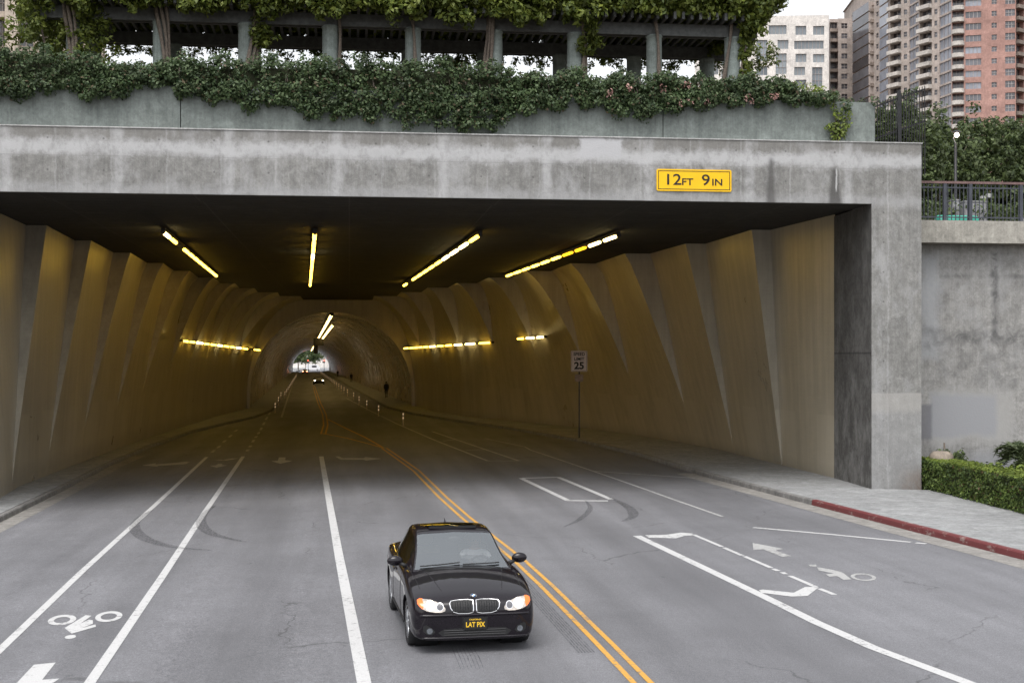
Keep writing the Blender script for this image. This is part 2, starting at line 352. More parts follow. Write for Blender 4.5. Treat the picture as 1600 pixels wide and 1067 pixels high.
def asphalt():
    t = NT('worn_asphalt'); X, Y = t.xyz.outputs[0], t.xyz.outputs[1]
    fine = t.noise(55, 2, 0.7); gr = t.noise(15, 4, 0.75); big = t.noise(0.16, 5, 0.6); strk = t.noise(1.0, 4, 0.6, stretch=(1.1, 0.07, 1)); mid = t.noise(1.5, 5, 0.7)
    f = t.math('MULTIPLY', t.ramp(fine, 0.3, 0.7, 0.62, 1.38), t.ramp(gr, 0.3, 0.7, 0.74, 1.24)); f = t.math('MULTIPLY', f, t.ramp(big, 0.32, 0.68, 0.86, 1.12))
    f = t.math('MULTIPLY', f, t.ramp(strk, 0.32, 0.68, 0.82, 1.12)); f = t.math('MULTIPLY', f, t.ramp(mid, 0.3, 0.7, 0.93, 1.06))
    c = t.scale_col((0.160, 0.161, 0.172), f)
    xs_ = t.math('ADD', t.math('ADD', X, t.math('MULTIPLY', t.math('SUBTRACT', Y, 37.0), 0.0275)), t.math('MULTIPLY', t.math('SUBTRACT', t.noise(0.12, 3, 0.6), 0.5), 1.6))
    for lane in (-2.2, 1.55, 5.4):
        oil = t.ramp(t.math('ABSOLUTE', t.math('SUBTRACT', xs_, lane)), 0.12, 0.75, 1, 0); c = t.mix(t.math('MULTIPLY', t.math('MULTIPLY', oil, t.ramp(mid, 0.3, 0.65, 0.25, 1.0)), 0.42), c, (0.075, 0.075, 0.08))
    # oil line, dark pitting, hairline cracks
    pit = t.math('MULTIPLY', t.ramp(t.noise(7, 3, 0.6, stretch=(1, 0.6, 1)), 0.66, 0.74), t.ramp(t.noise(0.5, 3, 0.6), 0.45, 0.6)); c = t.mix(t.math('MULTIPLY', pit, 0.55), c, (0.05, 0.05, 0.05))
    wv = t.n.new('ShaderNodeVectorMath'); wv.operation = 'ADD'; nn = t.n.new('ShaderNodeTexNoise'); nn.inputs['Scale'].default_value = 1.2; nn.inputs['Detail'].default_value = 6
    t.l.new(t.pos, nn.inputs['Vector']); t.l.new(t.pos, wv.inputs[0]); sc = t.scaled((1.1, 1.1, 0), nn.outputs['Color']); t.l.new(sc, wv.inputs[1])
    crack = t.math('MULTIPLY', t.ramp(t.voronoi_edge(0.16, wv.outputs[0], (1.0, 0.55, 0)), 0.0008, 0.0032, 1, 0), t.ramp(t.noise(0.33, 4, 0.6), 0.47, 0.55))
    c = t.mix(t.math('MULTIPLY', crack, 0.5), c, (0.035, 0.035, 0.035))
    return t.pbr(c, t.ramp(gr, 0.3, 0.7, 0.62, 0.8), spec=0.35, normal=t.bump(t.math('ADD', fine, gr), 0.3, 0.012))

def road_paint(name, col, wear=0.35):
    t = NT(name); n = t.noise(9, 6, 0.75); g = t.noise(60, 2, 0.6); b = t.noise(0.7, 3, 0.6)
    worn = t.ramp(t.math('ADD', n, t.math('MULTIPLY', t.math('SUBTRACT', b, 0.5), 0.35)), 0.60 - wear * 0.12, 0.68 - wear * 0.06, 0, 0.85)
    c = t.scale_col(col, t.ramp(g, 0.3, 0.7, 0.86, 1.08)); c = t.mix(worn, c, (0.15, 0.15, 0.155))
    return t.pbr(c, 0.7, spec=0.3)

def skid_material():
    t = NT('tyre_rubber_trace'); n = t.noise(14, 4, 0.7, stretch=(3, 0.4, 1)); a = t.ramp(n, 0.35, 0.62, 0.02, 0.4)
    return t.pbr((0.045, 0.045, 0.05), 0.8, alpha=a)

def glass_mat(name, tint=(0.6, 0.7, 0.72), refl=0.35, trans=(0.7, 0.75, 0.75), rough=0.02):
    t = NT(name); tr = t.n.new('ShaderNodeBsdfTransparent'); t.put(tr.inputs[0], trans)
    gl = t.n.new('ShaderNodeBsdfGlossy'); t.put(gl.inputs[0], (0.9, 0.95, 0.97)); gl.inputs['Roughness'].default_value = rough
    fr = t.n.new('ShaderNodeFresnel'); fr.inputs[0].default_value = 1.5
    mx = t.n.new('ShaderNodeMixShader'); t.l.new(t.math('ADD', t.math('MULTIPLY', fr.outputs[0], 1.0), refl, True), mx.inputs[0])
    t.l.new(tr.outputs[0], mx.inputs[1]); t.l.new(gl.outputs[0], mx.inputs[2]); t.l.new(mx.outputs[0], t.out.inputs[0]); return t.m

def emitter(name, col, strength):
    t = NT(name); n = t.noise(3.0, 2, 0.5)
    e = t.n.new('ShaderNodeEmission'); t.put(e.inputs[0], col); t.put(e.inputs[1], t.ramp(n, 0.3, 0.7, strength * 0.85, strength * 1.15)); t.l.new(e.outputs[0], t.out.inputs[0]); return t.m

def far_window(name, base, bright):
    t = NT(name); oi = t.n.new('ShaderNodeObjectInfo'); c = t.mix(oi.outputs['Random'], base, bright); n = t.noise(0.3, 2, 0.5)
    return t.pbr(t.scale_col(c, t.ramp(n, 0.3, 0.7, 0.8, 1.2)), 0.12, spec=0.7)

MAT = dict(
    facade=facade_concrete(), retain=stained_wall(), reveal=dark_reveal(), tunnel=tunnel_paint(), bore=bore_tile(), asphalt=asphalt(),
    ceiling=board_ceiling(), coping=concrete('pale_coping', (0.42, 0.42, 0.41)),
    planter=concrete('sage_plaster', (0.21, 0.235, 0.222), 0.6, 0.15), beam=concrete('ledge_concrete', (0.34, 0.325, 0.29)),
    sidewalk=concrete('pavement_concrete', (0.27, 0.275, 0.277), 1.0, 0.15, 0.88, False), gutter=concrete('gutter_concrete', (0.25, 0.24, 0.225), 1.0, 0.2, 0.88, False),
    kerb_grey=concrete('kerb_concrete', (0.20, 0.195, 0.19)), white=road_paint('white_road_paint', (0.50, 0.50, 0.50)), faded=road_paint('faded_road_paint', (0.38, 0.38, 0.375), 0.8),
    yellow=road_paint('yellow_road_paint', (0.56, 0.30, 0.06), 0.5), skid=skid_material(),
    column=concrete('green_column_paint', (0.23, 0.265, 0.25), 1.4, 0.2), timber=simple('green_black_timber', (0.10, 0.105, 0.105), 0.75, 0.35, 6),
    bark=simple('vine_bark', (0.17, 0.14, 0.115), 0.9, 0.4, 18, bump=0.5), soil=simple('planting_soil', (0.07, 0.055, 0.04), 0.95, 0.4, 5, bump=0.5),
    black_metal=simple('black_metal', (0.018, 0.018, 0.02), 0.45, 0.3, 6), rail_metal=simple('slate_rail_metal', (0.055, 0.06, 0.075), 0.5, 0.25, 6), rail_top=simple('rusty_top_rail', (0.16, 0.10, 0.095), 0.6, 0.3, 6),
    leaf_hedge=leaf_material('trailing_shrub_leaf', (0.028, 0.055, 0.020), (0.095, 0.135, 0.056), (0.13, 0.10, 0.06)),
    leaf_vine=leaf_material('vine_leaf', (0.055, 0.085, 0.012), (0.17, 0.20, 0.035)), leaf_box=leaf_material('clipped_hedge_leaf', (0.035, 0.065, 0.016), (0.13, 0.18, 0.04), (0.10, 0.06, 0.03)),
    leaf_tree=leaf_material('evergreen_leaf', (0.03, 0.05, 0.016), (0.11, 0.145, 0.05)), leaf_young_and_lit_top=leaf_material('young_and_lit_top_leaf', (0.09, 0.14, 0.02), (0.22, 0.27, 0.05)), leaf_palm=leaf_material('palm_leaf', (0.05, 0.075, 0.03), (0.12, 0.15, 0.07)),
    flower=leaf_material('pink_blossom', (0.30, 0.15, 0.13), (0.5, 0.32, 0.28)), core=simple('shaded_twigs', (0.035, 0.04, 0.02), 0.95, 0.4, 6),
)
t = NT('red_kerb_paint'); _n = t.noise(5, 6, 0.75, stretch=(1, 0.5, 1)); _c = t.mix(t.ramp(_n, 0.56, 0.66, 0, 0.8), (0.14, 0.034, 0.036), (0.30, 0.24, 0.22)); MAT['kerb_red'] = t.pbr(_c, 0.7)

# ================================================================ the setting
ground = structure(obj('ground', MB().add([(-2500,-800,-2.6),(2500,-800,-2.6),(2500,4000,-2.6),(-2500,4000,-2.6)], [(0,1,2,3)]), MAT['soil']))

YM, YX = 105.0, 490.0                                  # mouth of the round bore, far exit
BR, SPRING = 6.47, 1.23
def bore_x(Y): return -1.37 - 0.0322 * (Y - YM)
def bore_dz(Y): return -0.0036 * max(0, Y - YM)
KL = [(-20,-8.7),(20,-8.85),(36.5,-9.07),(44,-9.16),(55,-9.4),(65,-9.3),(77,-8.7),(87,-7.3),(92,-6.4),(100,-5.95),(YM,bore_x(YM)-4.4),(YX,bore_x(YX)-4.4),(YX+60,bore_x(YX)-6)]
KR = [(-20,14.6),(16,13.7),(25,13.16),(29.45,12.79),(35.95,12.29),(43.6,11.75),(53.2,11.5),(62.3,10.6),(72.5,8.8),(81.4,6.6),(92.5,4.3),(YM,bore_x(YM)+4.2),(YX,bore_x(YX)+4.2),(YX+60,bore_x(YX)+6)]
XBR = [(41,15.2),(54,15.2),(60,14.7),(66,13.8),(72,12.4),(77,10.6),(85,7.6),(95,5.7),(YM,5.1)]
XBL = [(41,-10.2),(45,-10.6),(62,-10.5),(70,-10.3),(77,-9.9),(84,-9.5),(91,-9.0),(98,-8.4),(YM,-7.84)]
ys = sorted(set([-20,-10,0,8,14] + list(np.arange(16,110,1.5)) + list(np.arange(110,YX+60,8)) + [YX+60]))
road_rows = []
for y in ys:
    a, b = interp(KL, y) - 0.02, interp(KR, y) + 0.02
    road_rows.append([(a + (b - a) * i / 30, y, road_z(a + (b - a) * i / 30, y)) for i in range(31)])
road = structure(obj('road', MB().grid(road_rows), MAT['asphalt'], smooth=True))

def edge_strip(side, y0, y1, w, dz, mat, name, parent, step=1.5):
    rows, y = [], y0
    while True:
        k = interp(KL if side < 0 else KR, y); a, b = (k, k + w) if side < 0 else (k - w, k)
        rows.append([(a, y, road_z(a, y) + dz), (b, y, road_z(b, y) + dz)])
        if y >= y1: break
        y = min(y1, y + step)
    return obj(name, MB().grid(rows), mat, parent)
edge_strip(1, 10, 45, 0.62, 0.004, MAT['gutter'], 'gutter', road)
edge_strip(-1, 10, 60, 0.55, 0.004, MAT['gutter'], 'gutter', road)

# pavements: slabs and kerb stones as separate pieces near the camera
def outer_r(y):
    if y < 37.0: return 16.75
    if y < 41.2: return 15.35
    if y <= YM: return interp(XBR, y) + 0.15
    return bore_x(y) + BR + 0.05
def outer_l(y):
    if y <= YM: return interp(XBL, y) - 0.6
    return bore_x(y) - BR - 0.05
def pave(side, y0, y1, inset, parent, name, mat, gap=0.008, steps=4):
    rows = []
    for i in range(steps + 1):
        y = y0 + gap + (y1 - y0 - 2 * gap) * i / steps
        if side > 0: a, b = interp(KR, y) + inset, outer_r(y)
        else: a, b = outer_l(y), interp(KL, y) - inset
        e = b if side < 0 else a
        z = road_z(e, y) + 0.15
        rows.append([(a, y, z - 0.3), (a, y, z), ((a+b)/2, y, z + 0.01), (b, y, z + 0.02), (b, y, z - 0.3)])
    m = MB().grid(rows); n = 5
    m.f.append(tuple(range(n))); m.f.append(tuple(range(steps * n, steps * n + n))[::-1])
    return obj(name, m, mat, parent)
def kerb(side, y0, y1, parent, mat, steps=2):
    rows = []
    for i in range(steps + 1):
        y = y0 + 0.005 + (y1 - y0 - 0.01) * i / steps
        k = interp(KL if side < 0 else KR, y); o = 0.15 * side; z = road_z(k, y)
        rows.append([(k, y, z - 0.2), (k + 0.015 * side, y, z + 0.12), (k + 0.04 * side, y, z + 0.15), (k + o, y, z + 0.152), (k + o, y, z - 0.2)])
    m = MB().grid(rows); m.f.append(tuple(range(5))); m.f.append(tuple(range(steps * 5, steps * 5 + 5))[::-1])
    return obj('kerb_stone', m, mat, parent)
pav_r = structure(pave(1, 43.0, YX, 0.155, None, 'pavement', MAT['sidewalk'], steps=160)); pav_l = structure(pave(-1, 43.0, YX, 0.155, None, 'pavement', MAT['sidewalk'], steps=160))
yy = 8.0
while yy < 42.9:
    pave(1, yy, yy + 2.5, 0.155, pav_r, 'paving_slab', MAT['sidewalk']); pave(-1, yy, yy + 2.5, 0.155, pav_l, 'paving_slab', MAT['sidewalk']); yy += 2.5
yy = 8.0
while yy < 104:
    kerb(1, yy, yy + 3, pav_r, MAT['kerb_red'] if yy < 34 else MAT['kerb_grey']); kerb(-1, yy, yy + 3, pav_l, MAT['kerb_grey']); yy += 3
for side, p in ((1, pav_r), (-1, pav_l)):
    kerb(side, 104, YX, p, MAT['kerb_grey'], steps=60)

# ---------------------------------------------------------------- painted markings (parts of the road)
def lift(p, d=0.006): return (p.x, p.y, road_z(p.x, p.y) + d)
def stroke_world(name, pts, w, mat, d=0.006, sub=3, end_taper=False):
    P = [Vector((p.x, p.y, 0)) for p in pts]; Q = []
    for a, b in zip(P, P[1:]):
        n = max(1, int((b - a).length / sub)); Q += [a.lerp(b, i / n) for i in range(n)]
    Q.append(P[-1]); rows = []
    for i, p in enumerate(Q):
        t = (Q[min(i+1, len(Q)-1)] - Q[max(i-1, 0)]).normalized(); s = Vector((-t.y, t.x, 0))
        ww = w * (0.25 + 0.75 * math.sin(math.pi * min(1, max(0, i / (len(Q)-1))))) if end_taper else w
        rows.append([lift(p + s * ww / 2, d), lift(p - s * ww / 2, d)])
    return obj(name, MB().grid(rows), mat, road)
def stroke(name, px, w, mat, d=0.006, **k): return stroke_world(name, [on_road(*q) for q in px], w, mat, d, **k)
def poly(name, px, mat, d=0.006):
    return obj(name, MB().add([lift(on_road(*q), d) for q in px], [tuple(range(len(px)))]), mat, road)
def ring_rows(c, rx, ry, tilt, th):
    rows = []
    for k in range(29):
        a = 2 * math.pi * k / 28; r = []
        for s in (1, 1 - th):
            x, y = rx * s * math.cos(a), ry * s * math.sin(a)
            r.append(lift(on_road(c[0] + x * math.cos(tilt) - y * math.sin(tilt), c[1] + x * math.sin(tilt) + y * math.cos(tilt))))
        rows.append(r)
    return rows
W_, Y_, FD = MAT['white'], MAT['yellow'], MAT['faded']
stroke('bike_lane_line', [(-60,1071),(0,1015),(130,891),(205,823),(265,768),(323,714)], 0.14, W_)
stroke('bike_lane_line', [(100,1127),(140,1067),(254,900),(320,800),(380,713)], 0.15, W_)
stroke('lane_line', [(586,1130),(569,1067),(530,870),(502,713)], 0.175, W_)
for pts in ([(331,707),(335,703)], [(340,700),(344,696)], [(349,691),(353,687.5)], [(358,683),(362,679.5)], [(367,674),(371,671)], [(386,705),(388,702)], [(390,699),(392,696)], [(394.5,691),(397,687)], [(399,684),(401,681)], [(403,678.5),(405,675)], [(407,672),(409,668)], [(411,664),(413.5,659.5)], [(415,656),(418,651)], [(420,648),(422,644)]):
    stroke('lane_dash', pts, 0.14, FD, sub=1)
stroke('lane_line', [(440,652),(446,633),(453,612),(459,596)], 0.14, FD)
def double_yellow(px, gap=0.105, w=0.08):
    P = [on_road(*q) for q in px]
    for s in (-1, 1):
        Q = []
        for i, p in enumerate(P):
            t = (P[min(i+1, len(P)-1)] - P[max(i-1, 0)]); t.z = 0; t.normalize(); Q.append(p + Vector((-t.y, t.x, 0)) * s * gap)
        stroke_world('centre_line', Q, w, Y_)
double_yellow([(1045,1110),(1004,1067),(943,1004),(894,955),(854,915),(812,876),(768,841),(727,808),(692,777),(650,735),(623,716),(600,700)])
stroke('island_line', [(600,700),(575,693),(540,684),(503,677)], 0.11, Y_); stroke('island_line', [(600,700),(570,683),(540,669),(512,655)], 0.11, Y_)
double_yellow([(505,678),(509,664),(507,648),(499,630),(493,612),(490,602)], 0.12, 0.085)
stroke('edge_line', [(829,703),(880,720),(950,744),(1010,765),(1060,783),(1129,807)], 0.10, FD)
stroke('edge_line', [(541,622),(575,640),(620,662),(680,688),(762,720)], 0.12, FD)
stroke('buffer_line', [(762,720),(811,720)], 0.12, FD); stroke('buffer_line', [(811,720),(740,696),(675,674)], 0.12, FD)
stroke('buffer_line', [(728,703.5),(760,702)], 0.12, FD); stroke('buffer_line', [(692,689),(713,686.5)], 0.12, FD); stroke('buffer_line', [(758,685),(820,698),(829,703)], 0.09, FD)
stroke('buffer_line', [(814,747),(852,765),(888,782)], 0.17, W_); stroke('buffer_line', [(886,782),(950,782.5)], 0.24, W_); stroke('buffer_line', [(872,745.5),(912,762),(955,780)], 0.17, W_); stroke('buffer_line', [(816,747),(874,745.5)], 0.22, W_)
stroke('cross_line', [(926,736),(1000,741),(1086,747)], 0.12, FD)
stroke('buffer_line', [(995,837),(1100,887),(1198,934),(1275,972),(1365,1012),(1500,1062),(1560,1085)], 0.19, W_)
poly('buffer_chevron', [(1008,836),(1040,835.5),(1064,832),(1082,833.5),(1083,836.5),(1070,837),(1056,841),(1014,840)], W_)
poly('buffer_chevron', [(1186,922),(1192,921),(1240,926),(1258,917),(1280,917),(1262,931),(1236,932),(1190,926)], W_)
for a, b in (((1083,835),(1128,854)), ((1131,855.5),(1160,868)), ((1163,869),(1205,887)), ((1208,888.5),(1216,892)), ((1222,894),(1228,897)), ((1234,899.5),(1276,917.5)), ((1280,919.5),(1304,929))):
    stroke('buffer_line', [a, b], 0.10, W_, sub=1)
poly('lane_arrow', [(1176,848),(1224,857.5),(1212,860),(1237,869),(1222,870),(1193,858.5),(1177,859)], FD)
b = MB().grid(ring_rows((1349,901.5), 20, 5.6, 0.08, 0.3)); s_ = road
b.add([lift(on_road(*q)) for q in [(1277,886),(1300,890),(1316,894),(1330,905),(1318,906),(1308,900),(1296,901),(1290,897),(1303,896),(1279,891)]], [tuple(range(10))])
b.add([lift(on_road(*q)) for q in [(1263,882),(1275,882),(1276,885),(1266,885)]], [(0,1,2,3)])
obj('bicycle_symbol', b, FD, road)
stroke('cross_line', [(1177,824),(1300,835),(1423,847)], 0.15, W_); stroke('cross_line', [(1431,848),(1447,849.5)], 0.15, W_)
b = MB().grid(ring_rows((97,968.6), 22.5, 7.8, -0.12, 0.42)); b.grid(ring_rows((170,963.2), 21.5, 8, -0.12, 0.4))
for pp in ([(101,981),(134,961),(143,962),(126,974),(139,968),(145,969),(145,974.5),(128,981),(149,975.5),(150,979),(112,990)],):
    b.add([lift(on_road(*q), 0.006) for q in pp], [tuple(range(len(pp)))])
b.add([lift(on_road(110 + 9 * math.cos(a), 995 + 3 * math.sin(a) - 1.0 * math.cos(a))) for a in np.linspace(0, 6.0, 14)], [tuple(range(14))])
obj('bicycle_symbol', b, W_, road)
poly('lane_arrow', [(53,1038.5),(87,1035),(66,1062),(93,1060),(35,1100),(-45,1090),(5,1078),(26,1067)], W_)
poly('lane_arrow', [(222,727),(244,723.5),(242,725.5),(275,723),(290,721),(297,721.5),(290,725),(270,726.5),(246,727.5),(247,729)], FD)
poly('lane_arrow', [(436,714.5),(446,714.5),(446,719),(457,720),(438,724.5),(424,720.5),(434,719.5)], FD)
poly('lane_arrow', [(524,713),(530,713),(535,715.5),(568,715.5),(571,714),(596,716.5),(572,719.5),(568,718),(532,718)], FD)
poly('lane_arrow', [(341,724.5),(348,724.5),(347,726.5),(355,727),(338,730.5),(328,727.5),(337,727)], FD)
stroke('bicycle_symbol', [(340,718.5),(352,719),(367,716)], 0.35, FD)
for pts, w in (([(238,797),(222,806),(211,818),(212,829),(222,839),(240,847),(262,853),(288,857),(330,860)], 0.3), ([(336,790),(321,801),(314,813),(318,825),(331,834),(350,840),(384,847)], 0.28),
               ([(950,776),(975,788),(988,799),(988,808),(972,815)], 0.28), ([(915,782),(922,795),(905,812),(880,824)], 0.16)):
    P = [on_road(*q) for q in pts]
    V = [catmull([tuple(p) for p in P], range(len(P)), q) for q in np.linspace(0, len(P)-1, 24)]
    stroke_world('skid_mark', [Vector(v) for v in V], w, MAT['skid'], 0.011, sub=1, end_taper=True)
for k in range(6):
    o = k * 0.042
    P = [on_road(*q) + Vector((-o, 0, 0)) for q in [(735,817),(782,858),(824,908),(872,960),(929,1020)]]
    stroke_world('skid_mark', P, 0.024, MAT['skid'], 0.011, sub=2)
for q in range(7):
    P = [on_road(706 + q*5.5, 1012), on_road(712 + q*6, 1026), on_road(720 + q*6, 1046)]
    stroke_world('skid_mark', P, 0.018, MAT['skid'], 0.011, sub=1, end_taper=True)

# ================================================================ tunnel
PY = 37.4
tunnel = thing('road_tunnel', 'concrete road tunnel with square portal and fluted flaring walls', 'tunnel', (2.5, PY, 0))
pf = MB().box(-14.5, 16.53, PY, 39.0, 8.42, 10.18)
_pl = [(15.02,PY),(16.53,PY),(16.53,40.9),(15.2,40.9)]; pf.add([(x,y,z) for z in (-0.2,8.42) for x,y in _pl], [(3,2,1,0),(4,5,6,7),(0,1,5,4),(1,2,6,5),(2,3,7,6),(3,0,4,7)]); pf.box(-14.5, -10.75, PY, 40.9, -0.7, 8.42); pf.box(-14.5, 16.53, 39.0, 41.0, 8.75, 10.18)
portal = obj('portal_frame', pf, MAT['facade'], tunnel)
obj('reveal', MB().add([(15.012,PY+0.003,-0.1),(15.19,40.89,-0.1),(15.19,40.89,8.418),(15.012,PY+0.003,8.418)], [(0,1,2,3)]), MAT['reveal'], portal)
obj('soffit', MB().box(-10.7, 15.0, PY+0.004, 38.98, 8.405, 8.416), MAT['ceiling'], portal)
obj('coping', MB().box(-14.55, 16.56, PY-0.025, PY+0.35, 10.183, 10.215), MAT['coping'], portal)

def ceil_z(Y): return 8.46 - 0.0012 * (Y - 41)
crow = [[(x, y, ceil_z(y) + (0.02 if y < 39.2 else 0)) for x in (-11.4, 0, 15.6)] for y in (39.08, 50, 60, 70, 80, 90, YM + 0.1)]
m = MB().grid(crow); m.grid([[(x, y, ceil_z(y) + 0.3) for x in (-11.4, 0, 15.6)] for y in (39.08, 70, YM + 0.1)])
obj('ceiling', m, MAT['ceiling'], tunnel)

ER = [40.84, 46, 51.8, 57, 63.2, 69, 75, 80.5, 86, 92, 98, YM]
TR = [(15.2,14.75),(14.07,13.96),(13.16,12.89),(11.79,11.65),(10.44,10.3),(8.95,8.85),(7.65,7.55),(6.3,6.2),(4.9,4.8),(3.4,3.3),(1.6,1.6)]
EL = [40.84, 47.3, 53.2, 59.1, 65.3, 71, 77, 82.5, 88, 93.5, 99, YM]
TL = [(-10.78,-10.9),(-10.23,-10.45),(-9.84,-10.0),(-9.3,-9.51),(-8.76,-8.95),(-8.13,-8.35),(-7.45,-7.6),(-6.75,-6.9),(-5.95,-6.05),(-4.7,-4.8),(-3.3,-3.3)]
NS = 16
MID_R = [(ER[0], 15.2)] + [((ER[i] + ER[i+1]) / 2, sum(TR[i]) / 2) for i in range(1, len(TR))] + [(YM, TR[-1][1])]; MID_L = [(EL[0], -10.8)] + [((EL[i] + EL[i+1]) / 2, sum(TL[i]) / 2) for i in range(1, len(TL))] + [(YM, TL[-1][1])]
FADE_R = [(46,0.0),(52,0.1),(57,0.24),(63,0.38),(69,0.5),(80,0.58),(YM,0.6)]; FADE_L = [(47,0.08),(53,0.14),(59,0.2),(65,0.26),(71,0.36),(80,0.5),(YM,0.6)]
SLANT = [(41,0),(47.3,4.2),(59,5.2),(72,5.0),(90,3.0),(YM,0)]
def section(side, Y, xt):
    """wall curve from the pavement to the ceiling edge at Y"""
    xb = interp(XBR, Y) if side > 0 else interp(XBL, Y - interp(SLANT, Y)); s = min(1, max(0, (Y - 52) / 45.0)); z0 = road_z(xb, Y) - 0.1; zc = ceil_z(Y) + 0.02; pts = []; xm = interp(MID_R if side > 0 else MID_L, Y)
    for i in range(NS + 1):
        t = i / NS; q = math.sin(t * math.pi / 2) if s > 0.3 else t
        yq = Y - (interp(SLANT, Y) * (1 - q) if side < 0 else 0)
        w = (1 - s) * q + s * (1 - math.sqrt(max(0, 1 - q ** 2.4)))
        q0 = interp(FADE_R if side > 0 else FADE_L, Y); xe = (xt - xm) * max(0.0, (q - q0) / (1 - q0))
        pts.append((xb + (xm - xb) * w + xe, yq, z0 + (zc - z0) * q))
    return pts
def wall_x(side, Y, z):
    E_, T_ = (ER, TR) if side > 0 else (EL, TL)
    if side < 0: Y = min(YM, Y + interp(SLANT, Y) * max(0, 1 - (z + 0.3) / 8.6))
    for i in range(len(T_)):
        if Y <= E_[i+1]:
            f = max(0, (Y - E_[i]) / (E_[i+1] - E_[i])); xt = T_[i][0] + (T_[i][1] - T_[i][0]) * f; break
    S = section(side, min(max(Y, 41), YM), xt)
    for a, b in zip(S, S[1:]):
        if z <= b[2]: return a[0] + (b[0] - a[0]) * (z - a[2]) / max(1e-6, b[2] - a[2])
    return xt
for side, E_, T_ in ((1, ER, TR), (-1, EL, TL)):
    for i in range(len(T_)):
        rows = []
        for k in range(4):
            f = k / 3; rows.append(section(side, E_[i] + (E_[i+1] - E_[i]) * f, T_[i][0] + (T_[i][1] - T_[i][0]) * f))
        if side < 0: rows = rows[::-1]
        obj('wall_panel', MB().grid(rows), MAT['tunnel'], tunnel, smooth=True)
        if i + 1 < len(T_):
            a, b = section(side, E_[i+1], T_[i][1]), section(side, E_[i+1], T_[i+1][0])
            obj('flute_return', MB().grid([[a[j], b[j]] for j in range(NS + 1)] if side < 0 else [[b[j], a[j]] for j in range(NS + 1)]), MAT['tunnel'], tunnel)
obj('wall_panel', MB().grid([[(-10.76, 40.8, -0.5), (-10.76, 40.8, 8.48)], [(-10.75, 41.02, -0.5), (-10.78, 41.02, 8.48)]]), MAT['tunnel'], tunnel)

def arch(Y, r=BR, n=28, off=0.0):
    c, dz = bore_x(Y), bore_dz(Y); zb = road_z(c - r, Y) - 0.1; z1 = SPRING + dz
    pts = [(c + r, Y, zb + off), (c + r, Y, z1 * 0.5)]
    pts += [(c + r * math.cos(math.pi * i / n), Y, z1 + r * math.sin(math.pi * i / n)) for i in range(n + 1)]
    return pts + [(c - r, Y, z1 * 0.5), (c - r, Y, zb + off)]
# head wall between the last flutes and the bore
out = section(1, YM, TR[-1][1]) + [(-0.8, YM, ceil_z(YM))] + section(-1, YM, TL[-1][1])[::-1]
def resample(pts, n):
    P = [Vector(p) for p in pts]; L = [0]
    for a, b in zip(P, P[1:]): L.append(L[-1] + (b - a).length)
    r = []
    for k in range(n):
        q = L[-1] * k / (n - 1); i = max(j for j in range(len(L)) if L[j] <= q + 1e-9); i = min(i, len(P) - 2)
        r.append(P[i].lerp(P[i+1], (q - L[i]) / max(1e-9, L[i+1] - L[i])))
    return r
inn = resample(arch(YM, BR - 0.02), 41); outr = [Vector((p.x + 0.6 * (p.x - bore_x(YM)) / 7.0, p.y, p.z + (0.5 if p.z > 5 else 0.0))) for p in resample(out, 41)]
obj('head_wall', MB().grid([[o_, i_] for o_, i_ in zip(outr, inn)]), MAT['tunnel'], tunnel)
obj('arch_ring', MB().grid([[(p[0], YM - 0.18, p[2]) for p in inn], [((p[0] - bore_x(YM)) * 0.962 + bore_x(YM), YM - 0.18, (p[2] - 1) * 0.965 + 1) for p in inn], [((p[0] - bore_x(YM)) * 0.962 + bore_x(YM), YM + 0.6, (p[2] - 1) * 0.965 + 1) for p in inn]]), MAT['tunnel'], tunnel)
by = list(np.arange(YM, YX + 0.1, 5.5)); rows = []
for i, y in enumerate(by): rows.append(arch(y, BR - (0.06 if i % 3 == 0 else 0.0)))
obj('bore_lining', MB().grid(rows), MAT['bore'], tunnel, smooth=True)
m = MB().box(bore_x(YX) - 40, bore_x(YX) + 40, YX + 0.3, YX + 1.2, 9.2, 12); obj('far_portal', m, MAT['beam'], tunnel)

# ---------------------------------------------------------------- tunnel lamps
LAMP_Y = emitter('warm_lamp_tube', (1.0, 0.60, 0.06), 5.4); LAMP_W = emitter('cool_lamp_tube', (1.0, 0.76, 0.30), 6.0); LAMP_O = emitter('amber_lamp_tube', (1.0, 0.46, 0.015), 1.6); LAMP_B = emitter('bore_lamp_tube', (1.0, 0.68, 0.22), 4.6)
housing_m = simple('lamp_housing', (0.05, 0.045, 0.04), 0.6, 0.3, 5); lens_off = simple('unlit_lamp_lens', (0.13, 0.11, 0.08), 0.4, 0.3, 5)
def lamp_row(pts, label, segs, group, w=0.26, h=0.14, dark=(), amber=(), white=(), mats=None, hang=0.0, inward=None, name='light_strip'):
    """a run of tube lamps along pts (list of Vector); segs tubes"""
    P = [Vector(p) for p in pts]; root = thing(name, label, 'tunnel light', tuple(P[0]), group=group)
    R_ = resample(P, segs + 1)
    hm = MB()
    off = inward if inward else Vector((0, 0, 1))
    for a, b in zip(R_, R_[1:]): hm.bar(a + off * 0.09, b + off * 0.09, w * 1.12, 0.10)
    obj('housing', hm, housing_m, root)
    for i, (a, b) in enumerate(zip(R_, R_[1:])):
        d = (b - a); gap = 0.17
        q = MB().tube([a + d * gap, a + d * (1 - gap)], w * 0.5, 8)
        mt = lens_off if i in dark else LAMP_O if i in amber else LAMP_W if i in white else (mats or LAMP_Y)
        obj('lamp_tube', q, mt, root, smooth=False)
    obj('end_cap', MB().tube([R_[0] - d.normalized() * 0.16, R_[0]], w * 0.55, 8), housing_m, root)
    return root
CZ = 8.24
